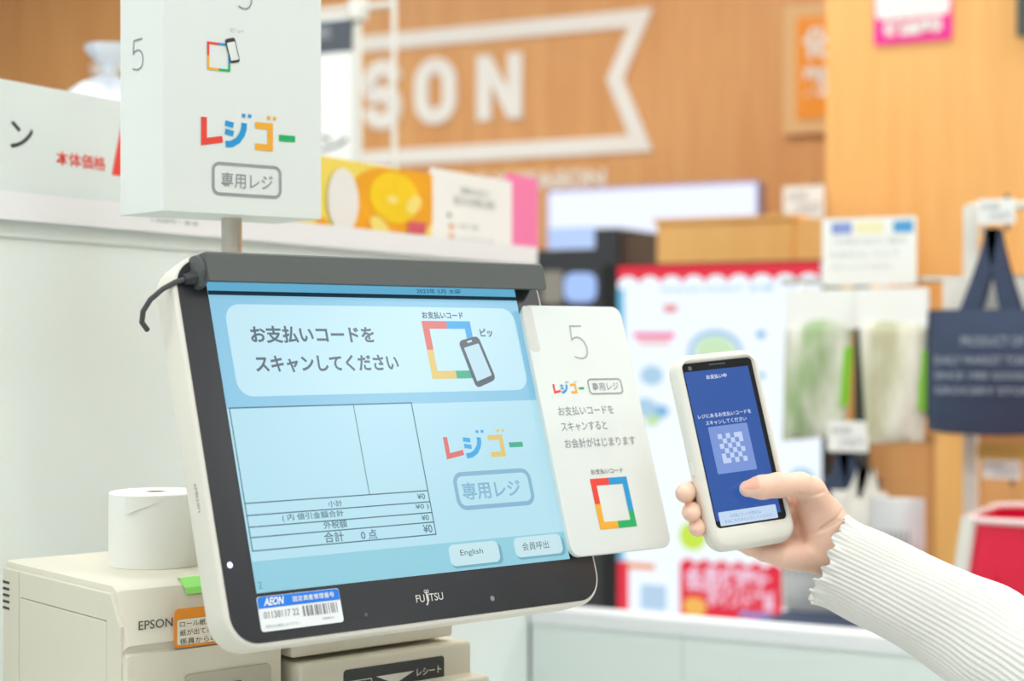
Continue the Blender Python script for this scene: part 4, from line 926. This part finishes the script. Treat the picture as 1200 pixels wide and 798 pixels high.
rings = [cring(.008, CZ0), cring(.004, CZ0 + .0008), cring(.0015, CZ0 + .003), cring(0, CZ0 + .007), cring(0, CZ1 - .006), cring(.0012, CZ1 - .003), cring(.003, CZ1 - .0009), cring(.0048, CZ1), gring(.0012, CZ1 - .0006), gring(.0, .0006), gring(0, -.0008)]
MB().loft(rings).build('case', mat('phone_case_white', 'e9e6da', .45, vary=.01), t, smooth=50)
gl_ = MB().flat(fh, rrect(-GW / 2, -GH / 2, GW / 2, GH / 2, .004, 6), 0).build('glass', mat('phone_glass', '10131a', .06, vary=0, spec=.6), t)
h1, h2, h3, h4 = (fh.off(.0002 + .0002 * i) for i in range(4))
v_t = fh.uv(798, 437)[1]
PE = lambda n, c_, s_=1.0: mat('phone_' + n, c_, .1, emit=s_)
ds = MB().flat(h1, [(-GW / 2 + .0012, -GH / 2 + .006), (GW / 2 - .0045, -GH / 2 + .006), (GW / 2 - .0045, v_t), (-GW / 2 + .0012, v_t)]).build('display', PE('blue', '2f5fb4', .8), t)
lines(ds, h2, 'display_lettering', PE('white', 'dfe8fb'), (('お支払い中', (827.6, 442), (851.4, 439.5), 5, .02), ('レジにあるお支払いコードを', (818, 488.5), (880, 481.5), 5, .01), ('スキャンしてください', (827, 496), (874.6, 490.5), 5, .01)))
q_ = quad_uv(h2, (829, 501), (887, 550), (875.6, 494.7), (841.8, 555.5))
MB().flat(h2, rrect(*q_, .001)).build('code_panel', PE('panel', '7f9de0', .9), ds)
pat = ('.##.#.', '##.##.', '#.##.#', '.##..#', '##.#.#', '#..##.')
iq = quad_uv(h2, (840.7, 509.5), (876, 539), (869, 505), (848, 544)); mb = MB(); cw, chh = (iq[2] - iq[0]) / 6, (iq[3] - iq[1]) / 6
for r_ in range(6):
    for c_ in range(6):
        if (r_ + c_) % 2 == 0 or (r_ * 7 + c_ * 3) % 5 == 0: mb.flat(h3, [(iq[0] + c_ * cw, iq[3] - (r_ + 1) * chh), (iq[0] + (c_ + 1) * cw, iq[3] - (r_ + 1) * chh), (iq[0] + (c_ + 1) * cw, iq[3] - r_ * chh), (iq[0] + c_ * cw, iq[3] - r_ * chh)])
mb.build('checker_icon', PE('lightsq', 'c3d2f4'), ds)
q_ = quad_uv(h2, (841.8, 600.5), (911.6, 606.5), (909, 590.7), (844.5, 617))
MB().flat(h2, rrect(*q_, .001)).build('display_button', PE('btn', 'c2d8f0'), ds)
mb = MB(); text_px(mb, h3, 'お支払いコードが読めない', (856, 604.5), (893, 599), 4, 0); text_px(mb, h3, '方はこちらから入力してください', (849, 611.5), (905, 603), 4, 0); mb.build('button_lettering', PE('btntext', '7a94b8'), ds)
mb = MB(); mb.slab(h1, -.008, .0665, .008, .0675, .0004, 0, .0002); mb.build('speaker_slot', mat('slot_grey', '4c5058', .4), t)
a_ = (-.0265, .0655); MB().flat(h1, [(a_[0] + .002 * math.cos(k * .5236), a_[1] + .002 * math.sin(k * .5236)) for k in range(12)]).build('front_camera', mat('lens_grey', '565a58', .2), t)
mb = MB(); mb.slab(F(fh.p(CASE[0], 0, -.007), fh.n, fh.b), -.002, -.024, .002, -.012, .0015, -.0008, .0012, 0, .0006); mb.build('side_button', mat('phone_case_white', 'e9e6da'), t)

# ------------------------------------------------------------------ the hand (phone frame, metres) and the sleeve
def hp(px, py, w_): u, v, _ = fh.uv(px, py, w_); return np.array([u, v, w_])
def rcone(P, a, b, ra, rb, sq=None):
    ab = b - a; t_ = np.clip(((P - a) @ ab) / (ab @ ab), 0, 1); d = P - a - t_[:, None] * ab
    return np.sqrt((d ** 2).sum(1)) - (ra + (rb - ra) * t_)
def smin(a, b, k): h = np.clip(.5 + .5 * (b - a) / k, 0, 1); return b * (1 - h) + a * h - k * h * (1 - h)
mm = .001
wr = hp(982, 641, -.010)                                   # wrist
thumb = [(hp(875.5, 573, .0085), 6.6), (hp(893, 571, .0125), 9.0), (hp(912, 568.5, .015), 9.4), (hp(938, 569, .012), 10.2), (hp(950, 576, .006), 11.8), (hp(968, 606, -.004), 15), (hp(980, 630, -.010), 17)]
def chain(pts): return [(hp(x, y, z), r) for x, y, z, r in pts]
idx = chain([(944, 585, -.026, 11), (902, 583, -.031, 9.6), (850, 577, -.031, 9.0), (814, 575, -.024, 8.2), (803, 577.5, -.012, 7.4), (803, 579, -.004, 6.2)])
mid = chain([(948, 604, -.030, 11), (905, 606, -.032, 9.8), (852, 602, -.031, 9.0), (818, 598, -.024, 8.0), (810.5, 600, -.012, 7.2), (811, 602, -.005, 6.0)])
rin = chain([(950, 622, -.030, 11), (908, 628, -.031, 9.4), (858, 623, -.031, 8.6), (826, 617, -.024, 7.4), (817.5, 618, -.013, 6.6), (818, 620, -.007, 5.4)])
pin = chain([(948, 638, -.026, 10.5), (912, 646, -.028, 8.4), (880, 640, -.030, 7.6), (856, 632, -.029, 6.6), (846, 628, -.028, 5.6)])
lo = np.array([-.062, -.125, -.062]); hi = np.array([.135, .030, .040]); hs = .0011
nx, ny, nz = ((hi - lo) / hs).astype(int)
gx, gy, gz = np.meshgrid(lo[0] + hs * np.arange(nx), lo[1] + hs * np.arange(ny), lo[2] + hs * np.arange(nz), indexing='ij')
P = np.stack([gx.ravel(), gy.ravel(), gz.ravel()], 1)
def chain_sdf(ch, k=.004):
    d = None
    for (a, ra), (b, rb) in zip(ch[:-1], ch[1:]):
        e = rcone(P, a, b, ra * mm, rb * mm); d = e if d is None else smin(d, e, k)
    return d
D = None
for ch in (idx, mid, rin, pin):
    d = chain_sdf(ch); D = d if D is None else smin(D, d, .0015)
palm = None
for a, ra, rb in ((idx[0][0], 13, 18), (mid[0][0], 13, 19), (rin[0][0], 13, 18), (pin[0][0], 12, 17)):
    d = rcone(P, a, wr, ra * mm, rb * mm); palm = d if palm is None else smin(palm, d, .008)
hyp = rcone(P, hp(922, 652, -.016), hp(958, 655, -.012), 10 * mm, 13 * mm); palm = smin(palm, hyp, .008)
hyp2 = rcone(P, hp(896, 650, -.024), hp(930, 652, -.018), 6 * mm, 10 * mm); palm = smin(palm, hyp2, .006)
D = smin(D, palm, .008)
th = chain_sdf(thumb, .006); then = rcone(P, hp(952, 596, -.006), hp(968, 630, -.008), 13 * mm, 17 * mm); th = smin(th, then, .008)
D = smin(D, th, .007)
fore = rcone(P, wr, hp(1040, 680, .010), 22 * mm, 24 * mm); D = smin(D, fore, .012)
# keep the skin out of the phone case
cx_, cy_ = (CASE[0] + CASE[2]) / 2, (CASE[1] + CASE[3]) / 2; hx, hy, hz = (CASE[2] - CASE[0]) / 2, (CASE[3] - CASE[1]) / 2, (CZ1 - CZ0) / 2; rr = .012
qx = np.maximum(np.abs(P[:, 0] - cx_) - hx + rr, 0); qy = np.maximum(np.abs(P[:, 1] - cy_) - hy + rr, 0); d2 = np.sqrt(qx ** 2 + qy ** 2) - rr
qz = np.abs(P[:, 2] - (CZ0 + CZ1) / 2) - hz; r2 = .004
dph = np.sqrt(np.maximum(d2 + r2, 0) ** 2 + np.maximum(qz + r2, 0) ** 2) - r2 + np.minimum(np.maximum(d2 + r2, qz + r2), 0)
D = np.maximum(D, -dph)
D = D.reshape(nx, ny, nz)
def surface_nets(D):
    ins = D < 0; c = [(i, j, k) for i in (0, 1) for j in (0, 1) for k in (0, 1)]; n = np.array(D.shape) - 1
    sl = lambda i, j, k: (slice(i, i + n[0]), slice(j, j + n[1]), slice(k, k + n[2]))
    cnt = sum(ins[sl(*q)].astype(int) for q in c); act = (cnt > 0) & (cnt < 8)
    I = np.argwhere(act); vid = -np.ones(act.shape, int); vid[act] = np.arange(len(I))
    acc = np.zeros((len(I), 3)); num = np.zeros(len(I))
    cv = {q: D[I[:, 0] + q[0], I[:, 1] + q[1], I[:, 2] + q[2]] for q in c}
    for q in c:
        for ax in range(3):
            if q[ax] == 0:
                r = list(q); r[ax] = 1; r = tuple(r); a, b = cv[q], cv[r]; m = (a < 0) != (b < 0)
                t_ = np.where(m, a / np.where(m, a - b, 1), 0); p = np.repeat(np.array(q, float)[None], len(I), 0); p[:, ax] = t_
                acc[m] += p[m]; num[m] += 1
    Vv = I + acc / num[:, None]; Fs = []
    for ax in range(3):
        o1, o2 = [(1, 2), (2, 0), (0, 1)][ax]
        s0 = [slice(None)] * 3; s1 = [slice(None)] * 3; s0[ax] = slice(0, -1); s1[ax] = slice(1, None)
        A0 = ins[tuple(s0)]; A1 = ins[tuple(s1)]; E = np.argwhere(A0 != A1); fl = A0[tuple(E.T)]
        ok = (E[:, o1] > 0) & (E[:, o2] > 0) & (E[:, o1] < n[o1]) & (E[:, o2] < n[o2]); E = E[ok]; fl = fl[ok]
        def g(d1, d2): q = E.copy(); q[:, o1] -= d1; q[:, o2] -= d2; return vid[tuple(q.T)]
        Q = np.stack([g(1, 1), g(0, 1), g(0, 0), g(1, 0)], 1); Q[~fl] = Q[~fl][:, ::-1]; Fs.append(Q)
    return Vv, np.concatenate(Fs)
Vv, Fq = surface_nets(D)
# relax the grid steps
nb = np.concatenate([Fq[:, [0, 1]], Fq[:, [1, 2]], Fq[:, [2, 3]], Fq[:, [3, 0]]]); nb = np.concatenate([nb, nb[:, ::-1]])
deg = np.bincount(nb[:, 0], minlength=len(Vv))
for it in range(4):
    s_ = np.stack([np.bincount(nb[:, 0], weights=Vv[nb[:, 1], k], minlength=len(Vv)) for k in range(3)], 1) / deg[:, None]
    Vv = Vv + (s_ - Vv) * (.5 if it % 2 == 0 else -.3)
Vw = lo + Vv * hs
# skin creases at the wrist, the thumb root and the palm
def crease(pts, depth, wd):
    global Vw
    Q = [hp(x, y, 0)[:2] for x, y in pts]; d = np.full(len(Vw), 9.)
    for a, b in zip(Q[:-1], Q[1:]):
        ab = b - a; t_ = np.clip(((Vw[:, :2] - a) @ ab) / (ab @ ab), 0, 1); d = np.minimum(d, np.linalg.norm(Vw[:, :2] - a - t_[:, None] * ab, axis=1))
    Vw[:, 2] -= depth * np.exp(-(d / wd) ** 2) * (Vw[:, 2] > -.012)
crease([(980, 600), (971, 611), (958, 621)], .0011, .0013); crease([(975, 613), (962, 622), (946, 627)], .0010, .0013); crease([(981, 618), (968, 632)], .0008, .0013)
crease([(934, 626), (944, 630), (953, 632)], .0013, .0014); crease([(922, 584), (938, 586), (953, 581)], .0010, .0014); crease([(903, 560), (904, 568)], .0005, .0012); crease([(908, 559), (909, 569)], .0005, .0012)
mb = MB(); mb.v = [tuple(fh.p(*p)) for p in Vw]; mb.f = [tuple(int(x) for x in f) for f in Fq]
M_skin = mat('skin', 'f6ccb4', .48, bump=.12, bscale=350, vary=.06, vscale=45, sss=.25)
wrw = fh.p(*wr)
t = thing('person', wrw, 'hand and arm in a white ribbed knit sleeve holding the phone', 'person')
mb.build('arm', M_skin, t, smooth=180)
# thumb nail lying on the thumb's last joint (seen from its back and side)
tip, ip = thumb[0][0], thumb[2][0]
ax_ = (tip - ip); ax_ /= np.linalg.norm(ax_)
cen = thumb[0][0] * .75 + thumb[1][0] * .25
upv = np.array([-.05, .62, .78]); upn = upv - ax_ * (upv @ ax_); upn /= np.linalg.norm(upn); sdn = np.cross(ax_, upn)
from mathutils.bvhtree import BVHTree
bvh = BVHTree.FromPolygons([V(p) for p in Vw], [tuple(int(x) for x in f) for f in Fq])
vv = []; nN = 13
for j in range(nN):
    for i in range(nN):
        x = i / (nN - 1) * 2 - 1; y = j / (nN - 1) * 2 - 1
        k = math.sqrt(1 - .45 * y * y) if y > 0 else math.sqrt(1 - .3 * y * y)
        a = x * k * .95; d_ = upn * math.cos(a) + sdn * math.sin(a); q = cen + ax_ * (y * .0058 + .0008)
        h_, nrm, _, dist = bvh.ray_cast(V(q + d_ * .03), V(-d_))
        lift = .0007 * (1 - .75 * max(abs(x), abs(y)) ** 3) + (.0006 if y > .9 else 0)
        vv.append(fh.p(*(np.array(h_) + d_ * lift)) if h_ is not None else fh.p(*(q + d_ * .008)))
mb = MB(); mb.add(vv, [(j * nN + i, j * nN + i + 1, (j + 1) * nN + i + 1, (j + 1) * nN + i) for j in range(nN - 1) for i in range(nN - 1)])
mb.build('nail', mat('nail', 'f8b8a0', .15, vary=0), t, smooth=180)

# sleeve: ribbed knit tube with a curled hem
def sp(px, py, d): return at(px, py, d)
ctl = [(sp(973, 653, 1.412), 34), (sp(992, 662, 1.408), 34.5), (sp(1050, 690, 1.395), 36), (sp(1110, 722, 1.375), 39), (sp(1180, 762, 1.34), 42), (sp(1260, 812, 1.29), 46), (sp(1330, 850, 1.235), 49)]
elbow = ctl[-1][0]; ctl += [(elbow + RT * .05 + UP * .04 - FW * .05, 52), (elbow + RT * .10 + UP * .16 - FW * .10, 55), (elbow + RT * .12 + UP * .28 - FW * .12, 58)]
def cat(i, t_):
    p = [ctl[max(0, min(len(ctl) - 1, i + k))] for k in (-1, 0, 1, 2)]
    f = lambda a, b, c, d: (b * 2 + (c - a) * t_ + (a * 2 - b * 5 + c * 4 - d) * t_ ** 2 + (b * 3 - a - c * 3 + d) * t_ ** 3) * .5
    return f(*[q[0] for q in p]), f(*[q[1] for q in p])
line = [cat(i, k / 14) for i in range(len(ctl) - 1) for k in range(14)] + [ctl[-1]]
NR = 58; SEG = NR * 6; rings = []; x = None; s_acc = 0; inner = []
for i, (p, r) in enumerate(line):
    q0 = line[max(0, i - 1)][0]; q1 = line[min(len(line) - 1, i + 1)][0]; tt = (q1 - q0).normalized()
    if i: s_acc += (p - line[i - 1][0]).length
    if x is None: x = (UP - tt * UP.dot(tt)).normalized()
    x = (x - tt * x.dot(tt)).normalized(); y = tt.cross(x); ring = []; rin_ = []
    hem = max(0, 1 - s_acc / .016)
    for k in range(SEG):
        a = 2 * math.pi * k / SEG
        rib = (.5 + .5 * math.cos(NR * a)) ** .7
        rad = r * mm * (1 + .0) + .0013 * rib
        rad += .0022 * math.sin(s_acc * 95 + 1.4 * math.cos(a)) * min(1, s_acc / .06) * (.5 + .5 * math.cos(a - .4)) * math.exp(-((s_acc - .17) / .05) ** 2)
        rad += .0010 * math.sin(s_acc * 60 + 2 * a) * min(1, s_acc / .03)
        sag = 1 + .10 * max(0, -math.cos(a)) * (1 - min(1, s_acc / .25) * .5)
        fr_ = hem ** 1.5 * (.0022 * math.sin(17 * a + .6 * math.sin(3 * a)) + .001)
        ax_off = hem ** 1.5 * (.0026 * math.sin(17 * a + 1.2 + .6 * math.sin(3 * a)) + .0015 * math.sin(5 * a))
        fl2_ = 1.0
        d = x * math.cos(a) + y * math.sin(a)
        ring.append(p + d * (rad * sag + fr_) + tt * ax_off); rin_.append(p + d * (rad * sag + fr_ - .0016) + tt * ax_off)
    rings.append(ring); inner.append(rin_)
mb = MB(); mb.loft(inner[:30][::-1] + rings, caps=False); mb.f.append(tuple(len(mb.v) - SEG + k for k in range(SEG)))
mb.build('sleeve', mat('white_knit', 'e9e7e0', .9, bump=.35, bscale=900, vary=.02), t, smooth=180)
